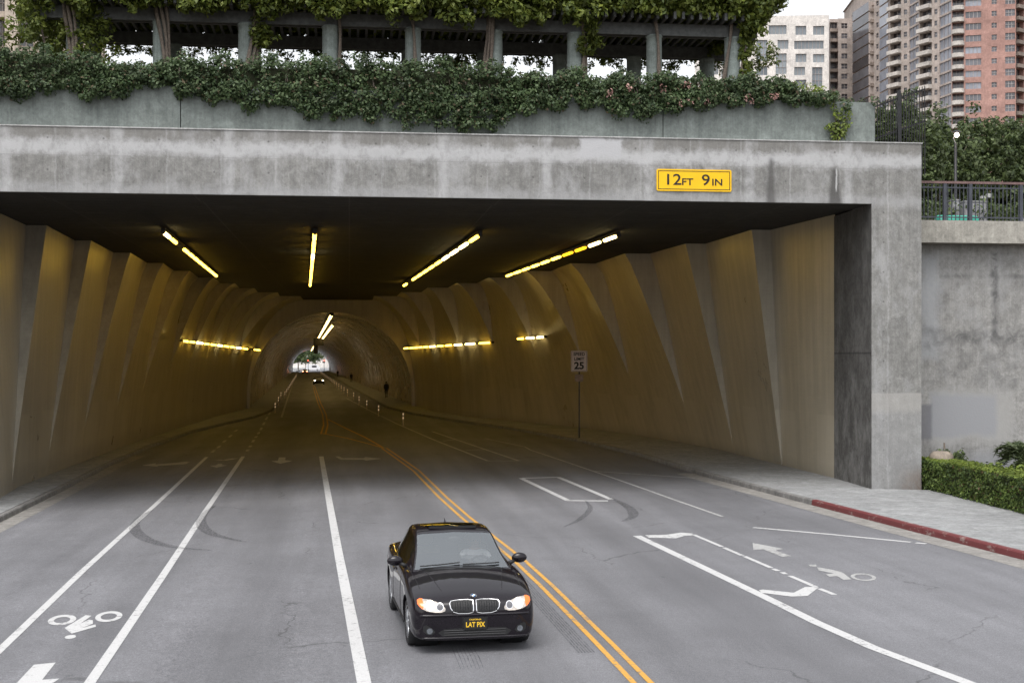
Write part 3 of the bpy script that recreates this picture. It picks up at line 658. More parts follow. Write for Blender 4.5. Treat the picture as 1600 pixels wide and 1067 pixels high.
rowpx = [((255,363),(339,432),11,(2,),(),(0,)), ((492,364),(484.5,447),11,(),(),(3,)), ((750,367),(630,447),11,(9,),(),(1,2,3)), ((966,368),(790,432),10,(),(2,3),(0,1))]
lab = ['warm ceiling lamp row nearest the left fluted wall, one tube unlit', 'warm ceiling lamp row over the left-hand traffic lane, running towards the round bore', 'warm ceiling lamp row over the yellow centre lines', 'warm ceiling lamp row with amber tubes nearest the speed limit sign wall']
for (a, b, n, dk, am, wh), lb in zip(rowpx, lab):
    lamp_row([on_z(*a, CZ), on_z(*b, CZ)], lb, n, 'lamp rows under the portal ceiling', 0.135, 0.14, dk, am, wh)
def hit_wall(u, v, side):
    y = 58.0
    while y < YM - 0.2:
        p = on_y(u, v, y); wx = wall_x(side, y, p.z)
        if (p.x - wx) * side > -0.16: return p
        y += 0.1
    return on_y(u, v, YM - 0.3)
def wall_row(px0, px1, n, side, label, **k):
    P = [hit_wall(px0[0] + (px1[0]-px0[0]) * i / n, px0[1] + (px1[1]-px0[1]) * i / n, side) for i in range(n + 1)]
    return lamp_row(P, label, n, 'lamp rows on the flared walls', 0.12, inward=Vector((side, 0, 0.2)), **k)
wall_row((285,532.5), (388,545.5), 10, -1, 'lamp row on the left fluted wall running to the bore', white=(2,5,8)); wall_row((396,546), (407,547.3), 2, -1, 'short lit lamp pair on the left wall where the bore begins')
wall_row((769,535), (630,544.5), 11, 1, 'long lamp row on the right flared wall running into the bore', white=(1,2,5)); wall_row((851,526.5), (807,529.5), 3, 1, 'short lamp row of three tubes beyond the speed limit sign', white=(0,1))
# conduit that carries the wall lamps on into the bore
cp = [Vector((bore_x(y) + 6.2, y, 4.55 + bore_dz(y))) for y in np.arange(YM + 0.5, 330, 12)]
tag(obj('wall_conduit', MB().tube(cp, 0.14, 6), housing_m), 'dark conduit running along the right side of the round bore', 'conduit')
def crown_row(y0, y1, x, z, n, label): lamp_row([Vector((bore_x(y) + x, y, z + bore_dz(y))) for y in np.linspace(y0, y1, 6)], label, n, 'lamp rows along the bore crown', 0.24, mats=LAMP_B)
crown_row(106, 470, 0.05, 7.28, 26, 'bright lamp row fixed to the crown of the round bore, far tubes added for light'); crown_row(128, 285, 0.6, 7.1, 12, 'bright lamp row beside the crown row in the round bore')  # far tubes of the long row are added to brighten the dark end
for y, lb, w, hh in ((205, 'dark fan box hanging from the crown of the bore', 0.75, 1.05), (262, 'slim dark fan box hanging farther down the bore', 0.4, 2.0)):
    r_ = thing('ventilation_fan', lb, 'fan', (bore_x(y), y, 7.1 + bore_dz(y) - hh)); z1 = 7.1 + bore_dz(y)
    obj('fan_casing', MB().box(bore_x(y) - w, bore_x(y) + w, y - 1, y + 1, z1 - hh, z1), MAT['black_metal'], r_)
    for s in (-0.5, 0.5): obj('hanger', MB().box(bore_x(y) + s*w - 0.03, bore_x(y) + s*w + 0.03, y - 0.03, y + 0.03, z1 - 0.01, z1 + 0.65), MAT['black_metal'], r_)
    obj('fan_grille', MB().lathe([(0, 0), (w*0.7, 0), (w*0.7, 0.05), (w*0.78, 0.05), (w*0.78, -0.03)], (bore_x(y), y - 1.01, z1 - hh/2), 16, 'y'), housing_m, r_)

# ================================================================ foliage helper
def leaf_mesh(name, P, N, size, aspect=0.55, jitter=0.9, fold=0.0):
    """one rhombus per leaf at P (n,3), roughly facing N"""
    n = len(P); rnd = rng.normal(size=(n, 3)); nn = N + rnd * jitter * 0.6; nn /= np.linalg.norm(nn, axis=1, keepdims=True) + 1e-9
    a = np.cross(nn, rng.normal(size=(n, 3))); a /= np.linalg.norm(a, axis=1, keepdims=True) + 1e-9; b = np.cross(nn, a)
    s = size * rng.uniform(0.45, 1.6, (n, 1)); v = np.empty((n, 4, 3))
    v[:, 0] = P - a * s; v[:, 1] = P + b * s * aspect + nn * s * 0.12; v[:, 2] = P + a * s; v[:, 3] = P - b * s * aspect + nn * s * 0.12
    me = bpy.data.meshes.new(name); me.vertices.add(n * 4); me.vertices.foreach_set('co', v.reshape(-1))
    me.loops.add(n * 4); me.loops.foreach_set('vertex_index', np.arange(n * 4, dtype=np.int32))
    me.polygons.add(n); me.polygons.foreach_set('loop_start', np.arange(0, n * 4, 4, dtype=np.int32)); me.polygons.foreach_set('loop_total', np.full(n, 4, dtype=np.int32))
    me.update(calc_edges=True); return me
def clumps(centers, per, spread=1.0):
    """leaves on and in small clumps: centers (n,4) = x,y,z,r"""
    c = np.repeat(np.asarray(centers, float), per, axis=0); d = rng.normal(size=(len(c), 3)); d /= np.linalg.norm(d, axis=1, keepdims=True)
    r = c[:, 3:4] * (rng.uniform(0.25, 1.0, (len(c), 1)) ** 0.5) * spread
    return c[:, :3] + d * r, d + np.array([0, -0.25, 0.45])
def foliage(name, centers, per, size, mat, parent, **k):
    P, N = clumps(centers, per); me = leaf_mesh(name, P, N, size, **k); me.transform(Matrix.Translation(-wloc(parent)))
    return link(name, me, mat, parent)

# ================================================================ garden above the portal
garden = structure(obj('garden_terrace', MB().box(-60, 15.0, 38.35, 130, 8.95, 11.05), MAT['soil']))
pw = thing('planter_wall', 'sage green plastered planter wall standing on the concrete portal', 'wall', (0.5, 37.8, 10.18))
edges = [-14.4, on_y(282,200,37.75).x, on_y(682,200,37.75).x, on_y(1036,200,37.75).x, 15.27]
for a, b in zip(edges, edges[1:]):
    obj('wall_panel', MB().box(a + 0.012, b - 0.012, 37.75, 38.05, 10.17, 11.42), MAT['planter'], pw)
obj('backing', MB().box(-14.4, 15.25, 38.055, 38.3, 10.17, 11.40), MAT['planter'], pw)

ztop = [(-14,12.55),(-9.3,12.55),(-7.5,12.25),(-5.5,12.2),(-3,12.4),(-0.5,12.45),(2,12.45),(4,12.35),(5,12.1),(6.5,12.2),(9,12.15),(11,12.1),(12.3,12.2),(12.8,11.85),(14.2,11.6)]
zlow = [(-14,11.0),(-9.3,10.95),(-8.6,11.05),(-7.8,11.3),(-7.0,10.98),(-6.2,11.15),(-5.2,11.45),(-4.4,11.15),(-3.6,11.05),(-2.8,10.85),(-1.8,10.95),(-1.0,10.65),(-0.2,10.55),(0.8,10.7),(1.8,10.5),(2.8,10.42),(3.6,10.35),(4.4,10.6),(5.2,10.95),(6.2,11.15),(7.1,11.1),(7.8,10.8),(8.6,10.85),(9.4,11.1),(10.2,11.2),(11.2,11.3),(12.2,11.4),(14.2,11.5)]
ORD = ['', 'first', 'second', 'third', 'fourth', 'fifth', 'sixth', 'seventh', 'eighth', 'ninth', 'tenth', 'eleventh', 'twelfth', 'thirteenth', 'fourteenth', 'fifteenth']
shrub_x = [-12.8,-10.7,-8.7,-6.9,-5.0,-3.2,-1.3,0.5,2.3,4.1,5.9,7.7,9.5,11.2,12.6]
for i, cx in enumerate(shrub_x):
    root = thing('trailing_shrub', 'dark green trailing shrub spilling over the planter wall, %s from the picket fence end' % ORD[len(shrub_x) - i], 'shrub', (cx, 38.6, 11.06), group='trailing shrubs along the planter wall')
    cen = []
    for _ in range(230):
        x = cx + rng.normal() * 0.85; zt, zl = interp(ztop, x) - 0.17 + 0.10 * math.sin(x * 5.1) + rng.normal() * 0.06, interp(zlow, x) + 0.10 * math.sin(x * 7.3)
        f = rng.uniform() ** 0.85; z = zl + (zt - zl) * f; r = rng.uniform(0.10, 0.22)
        if z < 11.45: y = rng.uniform(37.40, 37.68)
        else: y = 37.45 + (rng.uniform() ** 1.4) * 1.5 * (1 - 0.45 * max(0, (z - 11.9)))
        cen.append((x, y, min(z, zt), r))
    foliage('foliage', cen, 46, 0.042, MAT['leaf_hedge'], root, aspect=0.6)
    m = MB()
    for k in range(5):
        x1 = cx + rng.uniform(-0.8, 0.8); m.tube([(cx + rng.uniform(-0.3, 0.3), 38.6, 11.03), (x1, 38.4, 11.7), (x1 + 0.2, 37.9, 12.0), (x1 + 0.25, 37.6, 11.5)], [0.03, 0.022, 0.016, 0.008], 5)
    obj('stem', m, MAT['bark'], root)
    if cx > 7.5 and cx < 12:
        fl = [(cx + rng.normal() * 0.7, 37.36, rng.uniform(11.15, 11.75), 0.12) for _ in range(4)]
        foliage('blossom', fl, 22, 0.035, MAT['flower'], root)
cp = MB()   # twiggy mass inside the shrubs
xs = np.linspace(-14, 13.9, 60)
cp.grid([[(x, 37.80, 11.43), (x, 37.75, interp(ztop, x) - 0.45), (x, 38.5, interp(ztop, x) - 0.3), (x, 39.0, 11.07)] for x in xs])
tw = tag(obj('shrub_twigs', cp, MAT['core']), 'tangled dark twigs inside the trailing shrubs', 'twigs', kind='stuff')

# sapling growing out of the ledge in front of the planter wall
sp = thing('young_sapling', 'bright green young sapling growing from the ledge against the sage wall', 'sapling', (14.05, 37.62, 10.2))
m = MB(); tips = []
for q, (dx, h) in enumerate(((-0.1, 1.35), (0.05, 0.9), (0.38, 0.95), (0.3, 0.55), (-0.2, 0.5))):
    p = [(14.05, 37.62, 10.19), (14.05 + dx*0.5, 37.6, 10.19 + h*0.5), (14.05 + dx, 37.58, 10.19 + h)]; m.tube(p, [0.02, 0.014, 0.005], 5)
    for f in np.linspace(0.25, 1, 7): tips.append((14.05 + dx*f + rng.normal()*0.05, 37.58, 10.19 + h*f, 0.11))
obj('stem', m, MAT['bark'], sp); foliage('foliage', tips, 18, 0.045, MAT['leaf_young_and_lit_top'], sp)
for cx, hh in ((12.9, 0.75), (13.4, 0.6), (13.75, 0.75), (14.5, 0.35)):
    s2 = thing('garden_shrub', 'small airy shrub behind the planter wall, %s from its picket fence end' % {12.9: 'fourth', 13.4: 'third', 13.75: 'second', 14.5: 'first'}[cx], 'shrub', (cx, 38.7, 11.05), group='small shrubs at the planter wall end')
    foliage('foliage', [(cx + rng.normal()*0.25, 38.7 + rng.normal()*0.2, 11.3 + rng.uniform(0, hh), 0.14) for _ in range(26)], 22, 0.045, MAT['leaf_young_and_lit_top'] if hh > 0.7 else MAT['leaf_hedge'], s2)
    obj('stem', MB().tube([(cx, 38.7, 11.03), (cx + 0.05, 38.7, 11.3 + hh)], [0.02, 0.006], 5), MAT['bark'], s2)

# ---------------------------------------------------------------- pergola
COLX = [-8.75 + 2.71 * i for i in range(9)]; PYF, PYB = 44.5, 47.75
pg = thing('garden_pergola', 'long dark pergola on round sage green columns above the tunnel', 'pergola', (2, 46, 11.06))
colm = MB().lathe([(0.3, 0), (0.3, 0.12), (0.27, 0.16), (0.262, 3.55), (0.262, 3.70), (0.285, 3.72), (0.285, 3.79), (0, 3.79)], (0,0,0), 20).mesh('column')
base = wloc(pg)
for yrow in (PYF, PYB):
    for x in COLX: link('column', colm, MAT['column'], pg, True, Vector((x, yrow, 11.03)) - base)
for yrow in (PYF, PYB):
    for s in (-1, 1): obj('beam', MB().box(-9.95, 13.75, yrow + s*0.13 - 0.06, yrow + s*0.13 + 0.06, 14.80, 15.2), MAT['timber'], pg)
rm = MB().box(-0.045, 0.045, -2.45, 2.45, 0, 0.24).mesh('rafter'); x = -9.85
while x < 13.7: link('rafter', rm, MAT['timber'], pg, False, Vector((x, 46.1, 15.203)) - base); x += 0.29
bm_ = MB().box(-9.95, 13.75, -0.03, 0.03, 0, 0.06).mesh('batten')
for k in range(9): link('batten', bm_, MAT['timber'], pg, False, Vector((0, 44.2 + 0.47 * k, 15.445)) - base)

# vines: one per column, trunk twisted round it, crown over its bay
drop = {0: 14.95, 1: 14.9, 2: 14.95, 3: 14.9, 4: 14.9, 5: 14.9, 6: 15.1, 7: 15.45, 8: 15.45}
for i, x0 in enumerate(COLX):
    j = i; root = thing('climbing_vine', 'twisted vine on the %s pergola column counted from the white office block end' % ORD[9 - i], 'vine', (x0 + 0.35, 44.35, 11.06), group='vines over the pergola')
    m = MB(); ph = rng.uniform(0, 6)
    for k in range(1 if j in (3, 4, 7, 8) else 3):
        pts = [(x0 + 0.33 * math.cos(ph + k * 0.4 + t * 1.5) + 0.04 * math.sin(9 * t + k), 44.5 - 0.33 * abs(math.sin(ph + k * 0.4 + t * 1.5)) - 0.02, 11.03 + t * 4.3) for t in np.linspace(0, 1, 22)]
        m.tube(pts, [0.085 - 0.03 * t + 0.012 * math.sin(14 * t + k) for t in np.linspace(0, 1, 22)], 6)
    obj('trunk', m, MAT['bark'], root, True)
    lo = drop.get(j, 15.05); cen = []
    for _ in range(330):
        x = x0 + rng.uniform(-0.3, 3.0) if j < 8 else x0 + rng.uniform(-0.3, 1.3)
        cen.append((x, rng.uniform(43.5, 48.6), rng.uniform(15.5, 16.6), rng.uniform(0.2, 0.4)))
    dense = [(x0 + (rng.uniform(-0.3, 2.9) if j < 8 else rng.uniform(-0.3, 0.9)), rng.uniform(43.7, 48.5), rng.uniform(15.5, 15.75), 0.25) for _ in range(260)]
    for _ in range(230 if j < 6 else 130):                     # front fringe
        x = x0 + rng.uniform(-0.3, 2.7) if j < 8 else x0 + rng.uniform(-0.2, 1.5)
        zl = lo + 0.16 * math.sin(x * 3.1) + 0.1 * math.sin(x * 7.7); cen.append((x, rng.uniform(43.1, 43.85), zl + 0.15 + rng.uniform() ** 0.8 * (16.7 - zl), rng.uniform(0.15, 0.3)))
    foliage('foliage', cen, 36, 0.085, MAT['leaf_vine'], root, aspect=0.45)
    foliage('roof_foliage', dense, 22, 0.15, MAT['leaf_vine'], root, aspect=0.6)
    # back fringe hanging under the rear beam
    cen = [(x0 + rng.uniform(0, 2.7), rng.uniform(47.9, 48.5), 14.75 + rng.uniform(-0.12, 0.9) - 0.3 * max(0, math.sin(x0 * 2.1 + _ * 0.4)) * rng.uniform(), 0.16) for _ in range(75)]
    if j in (4,): cen += [(x0 + 1.2 + rng.uniform(0, 1.3) * (1 - f), 48.2, 14.7 - f * 1.5, 0.2) for f in rng.uniform(0, 1, 130)]
    foliage('hanging_foliage', cen, 26, 0.07, MAT['leaf_vine'] , root, aspect=0.35)
    if j in (0, 6, -1, 2): 
        cen = [(x0 + 0.45 + rng.normal() * 0.22 * (1.5 if j <= 0 else 0.7), 44.25 + rng.normal() * 0.12, rng.uniform(12.6 if j <= 0 else 14.1, 15.2), 0.2) for _ in range(90 if j <= 0 else 30)]
        foliage('column_foliage', cen, 26, 0.07, MAT['leaf_vine'], root, aspect=0.45)
root = thing('climbing_vine', 'dark leafy vine end hanging at the open pergola end beside the cream stone building', 'vine', (-9.6, 44.4, 11.06))
cen = [(-10.0 + rng.normal() * 0.35, rng.uniform(43.4, 48), 13.7 + f * 2.8, 0.25) for f in rng.uniform(0, 1, 230) ** 0.7]
foliage('foliage', cen, 34, 0.08, MAT['leaf_vine'], root, aspect=0.45); obj('trunk', MB().tube([(-9.6, 44.3, 11.03), (-9.75, 44.25, 12.4), (-9.6, 44.3, 13.8), (-9.9, 44.3, 15.2)], [0.06, 0.05, 0.045, 0.03], 6), MAT['bark'], root, True)
# end crown that overhangs the last column
root = thing('climbing_vine', 'bright leafy vine end overhanging the last pergola column beside the white office block', 'vine', (13.3, 44.4, 11.06))
cen = [(13.0 + rng.uniform(0, 1.25) * (1 - 0.55 * abs(f - 0.75)), rng.uniform(43.4, 47.8), 14.9 + f * 1.5, 0.22) for f in rng.uniform(0, 1, 240)]
cen += [(13.35 + rng.normal() * 0.12, 44.3, rng.uniform(13.2, 15), 0.12) for _ in range(30)]
foliage('foliage', cen, 30, 0.08, MAT['leaf_vine'], root, aspect=0.45); obj('trunk', MB().tube([(13.3, 44.3, 11.03), (13.45, 44.25, 12.4), (13.2, 44.3, 13.8), (13.5, 44.3, 15.2)], [0.06, 0.05, 0.045, 0.03], 6), MAT['bark'], root, True)

# palms and shrubs farther back in the garden
def palm(x, y, z, h, n, L, label):
    r = thing('palm_tree', label, 'palm', (x, y, z)); obj('trunk', MB().tube([(x, y, z - 0.05), (x + 0.1, y, z + h * 0.5), (x, y, z + h)], [0.2, 0.16, 0.14], 10), MAT['bark'], r, True)
    P, N = [], []
    for k in range(n):
        a = 2 * math.pi * k / n + rng.uniform(-0.2, 0.2); e = rng.uniform(-0.1, 0.9)
        for s in np.linspace(0.12, 1, 26):
            c = Vector((x + math.cos(a) * L * s * math.cos(e * (1 - s)), y + math.sin(a) * L * s * math.cos(e * (1 - s)), z + h + L * (math.sin(e) * s - 0.85 * s * s)))
            for w in (-1, 1): P.append((c.x - math.sin(a) * w * 0.13 * (1.2 - s), c.y + math.cos(a) * w * 0.13 * (1.2 - s), c.z - 0.05)); N.append((0, 0, 1))
    me = leaf_mesh('crown', np.array(P), np.array(N, float), 0.2, aspect=0.14, jitter=0.5); me.transform(Matrix.Translation((-x, -y, -z))); link('crown', me, MAT['leaf_palm'], r)
for u, y, h, lb in ((565, 62, 3.3, 'feathery palm seen between the pergola columns against the sky'), (428, 66, 3.4, 'bushy palm in the pergola bay with hanging vines'), (965, 62, 2.9, 'low fan of palm leaves behind the vine-wrapped column')):
    p = on_y(u, 100, y); palm(p.x, p.y, 11.03, h, 22, 2.3, lb)
for u, y, hh, rr, lb in ((455, 56, 3.6, 1.4, 'round evergreen bush filling the pergola bay'), (1000, 58, 3.2, 1.1, 'loose green bush behind the pergola beside the palm'), (1068, 58, 2.6, 0.7, 'slim leafy bush behind the pergola near the last column'), (20, 46, 2.6, 1.4, 'yellowish green bush at the open end of the pergola'), (105, 42, 1.6, 0.8, 'yellow green bush below the first pergola column')):
    p = on_y(u, 100, y); r = thing('garden_bush', lb, 'bush', (p.x, p.y, 11.06))
    foliage('foliage', [(p.x + rng.normal() * rr * 0.5, p.y + rng.normal() * rr * 0.5, 11.06 + 0.3 + rng.uniform(0, hh - 0.5), 0.3) for _ in range(110)], 40, 0.06, MAT['leaf_young_and_lit_top'] if 'yellow' in lb else MAT['leaf_vine'], r)
    obj('stem', MB().tube([(p.x, p.y, 11.03), (p.x, p.y, 11.06 + hh * 0.7)], [0.07, 0.02], 6), MAT['bark'], r)

# ================================================================ right of the portal
earth = structure(obj('light_blocking_earth', MB().box(-60, -11.6, 41.2, 130, -2.5, 8.94).box(15.75, 16.5, 41.05, 130, -2.5, 10.1).box(-60, 16.5, 130.2, 480, -2.5, 10.9) if False else MB().box(-60, -11.6, 41.2, 130, -2.5, 8.94).box(15.75, 16.5, 41.05, 130, -2.5, 10.1), MAT['soil']))  # unseen earth boxes added to stop daylight leaking into the tunnel sides
terrace = structure(obj('upper_terrace', MB().box(16.56, 140, 39.2, 330, -2.5, 8.0).box(-60, 16.5, 130.1, 330, -2.5, 8.0) if False else MB().box(16.56, 140, 39.2, 330, -2.5, 8.0), MAT['soil']))
rw = thing('retaining_wall', 'stained concrete retaining wall with patched paint beside the portal pier', 'wall', (25, 38.9, 0))
obj('wall_face', MB().box(16.54, 60, 38.9, 39.18, -0.6, 7.4), MAT['retain'], rw)
obj('ledge_beam', MB().box(16.54, 60, 38.35, 39.18, 7.403, 8.07), MAT['beam'], rw)
rl = thing('metal_railing', 'dark slate metal railing with brownish top rail on the ledge beam', 'railing', (22, 38.6, 8.07))
obj('top_rail', MB().box(16.56, 30, 38.55, 38.65, 9.2, 9.27), MAT['rail_top'], rl); obj('bottom_rail', MB().box(16.56, 30, 38.58, 38.62, 8.17, 8.21), MAT['rail_metal'], rl); obj('middle_rail', MB().box(16.56, 30, 38.58, 38.62, 9.06, 9.10), MAT['rail_metal'], rl)
balm = MB().box(-0.011, 0.011, -0.011, 0.011, 0, 1.14).mesh('baluster'); posm = MB().box(-0.05, 0.05, -0.045, 0.045, 0, 1.13).mesh('post'); bl = wloc(rl)
px_posts = [on_y(u, 300, 38.6).x for u in (1476, 1516, 1595)]; px_posts += [px_posts[-1] + 1.5 * k for k in range(1, 6)]
for x in px_posts: link('post', posm, MAT['rail_metal'], rl, False, Vector((x, 38.6, 8.071)) - bl)
x = 16.64
while x < 29.9:
    if min(abs(x - p) for p in px_posts) > 0.06: link('baluster', balm, MAT['rail_metal'], rl, False, Vector((x, 38.6, 8.071)) - bl)
    x += 0.125
# things on the upper terrace behind the railing
def ty(u, v, y): return on_y(u, v, y)
a, b = ty(1463, 333, 41.5), ty(1527, 333, 41.5)
tk = thing('green_tank', 'turquoise green cylindrical tank lying behind the railing', 'tank', (a.x, 41.5, 8.0)); rr = 0.2
obj('shell', MB().lathe([(0, 0), (rr*0.8, 0.0), (rr, 0.06), (rr, b.x - a.x - 0.06), (rr*0.8, b.x - a.x), (0, b.x - a.x)], (a.x, 41.5, 8.37), 20, 'x'), simple('turquoise_paint', (0.03, 0.30, 0.22), 0.4, 0.25, 4), tk, True)
for f in (0.2, 0.8): obj('saddle', MB().box(a.x + f*(b.x-a.x) - 0.06, a.x + f*(b.x-a.x) + 0.06, 41.35, 41.65, 7.99, 8.2), MAT['kerb_grey'], tk)
greyp = simple('grey_cabinet_paint', (0.3, 0.3, 0.31), 0.5, 0.2, 3)
for (u0, u1, vt, y, lb) in ((1484, 1494, 313, 43, 'narrow grey cabinet behind the turquoise tank'), (1502, 1536, 315, 43.2, 'wide grey cabinet behind the end of the turquoise tank')):
    p, q = ty(u0, vt, y), ty(u1, vt, y); r = thing('utility_cabinet', lb, 'cabinet', ((p.x+q.x)/2, y, 8.0)); obj('cabinet_body', MB().box(p.x, q.x, y - 0.25, y + 0.25, 7.99, p.z - 0.04), greyp, r); obj('cabinet_lid', MB().box(p.x - 0.02, q.x + 0.02, y - 0.28, y + 0.28, p.z - 0.04, p.z), greyp, r)
    obj('cabinet_door', MB().box(p.x + 0.04, q.x - 0.04, y - 0.27, y - 0.252, 8.06, p.z - 0.1), greyp, r)
p, q = ty(1560, 340, 44), ty(1640, 318, 44)
tag(obj('ramp_wall', MB().add([(p.x,44,7.99),(q.x,44,7.99),(q.x,44,q.z),(p.x,44,8.12),(p.x,44.3,7.99),(q.x,44.3,7.99),(q.x,44.3,q.z),(p.x,44.3,8.12)], [(0,1,2,3),(5,4,7,6),(3,2,6,7),(1,5,6,2),(4,0,3,7)]), MAT['coping']), 'pale sloping ramp wall behind the railing', 'wall')
p = ty(1540, 308, 46)
fx = thing('floodlight', 'small pale twin floodlight on a short stake behind the railing', 'floodlight', (p.x, 46, 8.0)); obj('stake', MB().tube([(p.x, 46, 7.98), (p.x, 46, p.z)], 0.025, 6), MAT['black_metal'], fx)
for s in (-0.11, 0.11): obj('lamp_head', MB().box(p.x + s - 0.08, p.x + s + 0.08, 45.9, 46.05, p.z - 0.07 + s*0.4, p.z + 0.07 + s*0.4), MAT['coping'], fx)
# lit lamp post
p = ty(1493, 212, 47)
lp = thing('lamp_post', 'lit lamp on a dark post in front of the evergreen bushes', 'street lamp', (p.x, 47, 8.0))
obj('post', MB().lathe([(0.09, 0), (0.09, 0.3), (0.055, 0.35), (0.05, p.z - 8.25), (0.0, p.z - 8.25)], (p.x, 47, 7.98), 12), MAT['black_metal'], lp, True)
obj('lamp_arm', MB().tube([(p.x, 47, p.z - 0.28), (p.x - 0.1, 46.97, p.z - 0.12), (p.x - 0.02, 46.95, p.z + 0.06)], 0.02, 6), MAT['coping'], lp)
obj('lamp_hood', MB().lathe([(0.16, 0.0), (0.15, 0.03), (0.05, 0.08), (0, 0.085)], (p.x + 0.02, 46.95, p.z + 0.1), 14), MAT['black_metal'], lp, True)
obj('lamp_globe', MB().sphere((p.x + 0.02, 46.95, p.z + 0.01), 0.085), emitter('lamp_globe_light', (1.0, 0.80, 0.62), 8), lp, True)

# evergreen bushes behind the railing and the picket fence
for i, (u, y, zt, rx, lb) in enumerate(((1405, 52, 14.3, 2.0, 'dark evergreen bush behind the black picket fence'), (1462, 55, 14.2, 2.6, 'dark evergreen bush between picket fence and lamp post'), (1520, 57, 14.7, 2.8, 'tall rounded evergreen bush behind the lamp post'), (1585, 58, 14.9, 2.9, 'broad evergreen bush farther along the railing from the lamp'), (1660, 58, 14.8, 3.0, 'evergreen bush at the far end of the railing row'))):
    p = ty(u, 250, y); r = thing('evergreen_bush', lb, 'bush', (p.x, y, 8.0), group='evergreen bushes on the upper terrace'); cen = []
    for _ in range(460):
        a_, b_ = rng.uniform(0, 2*math.pi), rng.uniform(-0.9, 1) ; q = math.sqrt(max(0, 1 - b_*b_)); f = rng.uniform(0.6, 1.0)
        hz = (zt - 8.0) / 2; lump = 1 + 0.14 * math.sin(3 * a_ + i) + 0.1 * math.sin(5 * b_ + 2 * a_)
        cen.append((p.x + rx * q * math.cos(a_) * f * lump, y + rx * 0.9 * q * math.sin(a_) * f * lump, 8.15 + hz + hz * 0.95 * b_ * f * lump, rng.uniform(0.22, 0.42)))
    foliage('foliage', cen, 44, 0.085, MAT['leaf_tree'], r); obj('trunk', MB().tube([(p.x, y, 7.95), (p.x + 0.1, y, 10), (p.x - 0.1, y, zt - 1.5)], [0.2, 0.15, 0.06], 8), MAT['bark'], r, True)
    for k in range(5): obj('limb', MB().tube([(p.x, y, 9 + 0.4*k), (p.x + math.cos(k*1.3)*rx*0.6, y + math.sin(k*1.3)*rx*0.6, 10.8 + 0.5*k)], [0.08, 0.02], 6), MAT['bark'], r)
gc = [(ty(u, 270, 43.5).x + rng.normal()*0.3, rng.uniform(42.5, 46), 8.15 + rng.uniform(0, 1.0), 0.3) for u in np.linspace(1440, 1680, 150)]
P, N = clumps(gc, 30); tag(link('ground_cover', leaf_mesh('ground_cover', P, N, 0.07), MAT['leaf_tree']), 'low leafy ground cover behind the railing', 'ground cover', kind='stuff')

# black picket fence that closes the ledge beside the planter wall
pk = thing('picket_fence', 'black metal picket fence rising beside the end of the sage planter wall', 'fence', (16.0, 38.2, 10.18))
fb = wloc(pk); x0, x1 = 15.34, 17.05
def ftop(x): return 11.35 + (x - x0) / (x1 - x0) * 0.62
def fy(x): return 38.15 + (x - x0) * 0.1
k = 0; x = x0
while x <= x1 + 1e-6:
    zb = 10.19 if x < 16.5 else 9.4
    obj('picket', MB().box(x - 0.011, x + 0.011, fy(x) - 0.011, fy(x) + 0.011, zb, ftop(x) + 0.1), MAT['black_metal'], pk); x += 0.085
xp = 16.2; obj('post', MB().box(xp - 0.045, xp + 0.045, fy(xp) - 0.045, fy(xp) + 0.045, 10.18, ftop(xp) + 0.22), MAT['black_metal'], pk)
for dz in (0.0, -0.95): obj('rail', MB().bar((x0, fy(x0) + 0.025, ftop(x0) + dz), (x1, fy(x1) + 0.025, ftop(x1) + dz), 0.025, 0.05), MAT['black_metal'], pk)
fl = [(rng.uniform(15.4, 17.0), 38.55 + rng.uniform(0, 0.2), 10.2 + rng.uniform(0, 0.75) * (1 - 0.3 * rng.uniform()), 0.14) for _ in range(90)]
iv = thing('fence_creeper', 'dark creeper thick behind the foot of the black picket fence', 'creeper', (16, 38.6, 10.18)); foliage('foliage', fl, 30, 0.045, MAT['leaf_tree'], iv); obj('stem', MB().tube([(15.8, 38.6, 10.17), (16, 38.6, 10.7), (16.6, 38.6, 10.9)], 0.02, 5), MAT['bark'], iv)

# ---------------------------------------------------------------- planting bed and clipped hedge by the pavement
bed = structure(obj('planting_bed', MB().grid([[(16.8, y, 0.10), (45, y, 0.12)] for y in (8, 20, 38.89)]), MAT['soil']))
hd = thing('clipped_hedge', 'low clipped box hedge along the pavement by the portal pier', 'hedge', (17.2, 30, 0.15))
HX = lambda y: 16.62 - (38.0 - y) * 0.045
H0, H1, HT, HW = 20.0, 37.9, 1.02, 0.95
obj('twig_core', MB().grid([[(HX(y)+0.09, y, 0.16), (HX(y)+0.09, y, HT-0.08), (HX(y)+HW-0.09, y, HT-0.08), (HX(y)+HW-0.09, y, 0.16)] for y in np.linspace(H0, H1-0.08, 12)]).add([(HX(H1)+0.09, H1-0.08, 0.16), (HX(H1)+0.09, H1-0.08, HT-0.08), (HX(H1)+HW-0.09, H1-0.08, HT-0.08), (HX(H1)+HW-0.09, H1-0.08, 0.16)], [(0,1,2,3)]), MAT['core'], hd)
P, N = [], []
def hpts(n, f, nrm, j=0.05):
    for _ in range(n):
        p = f(rng.uniform(), rng.uniform()); P.append([p[0] + rng.normal()*j*0.5, p[1] + rng.normal()*j, p[2] + rng.normal()*j*0.5]); N.append(nrm)
L = H1 - H0
hpts(15000, lambda a, b: (HX(H0+a*L) + 0.045*math.sin(a*60)*math.sin(b*9), H0+a*L, 0.17+b*(HT-0.17)), (-1,0,0.15)); P, N, PT, NT_ = P, N, [], []
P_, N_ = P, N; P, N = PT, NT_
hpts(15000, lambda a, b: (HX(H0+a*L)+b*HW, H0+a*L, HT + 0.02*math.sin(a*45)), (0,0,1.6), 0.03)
P, N = P_, N_
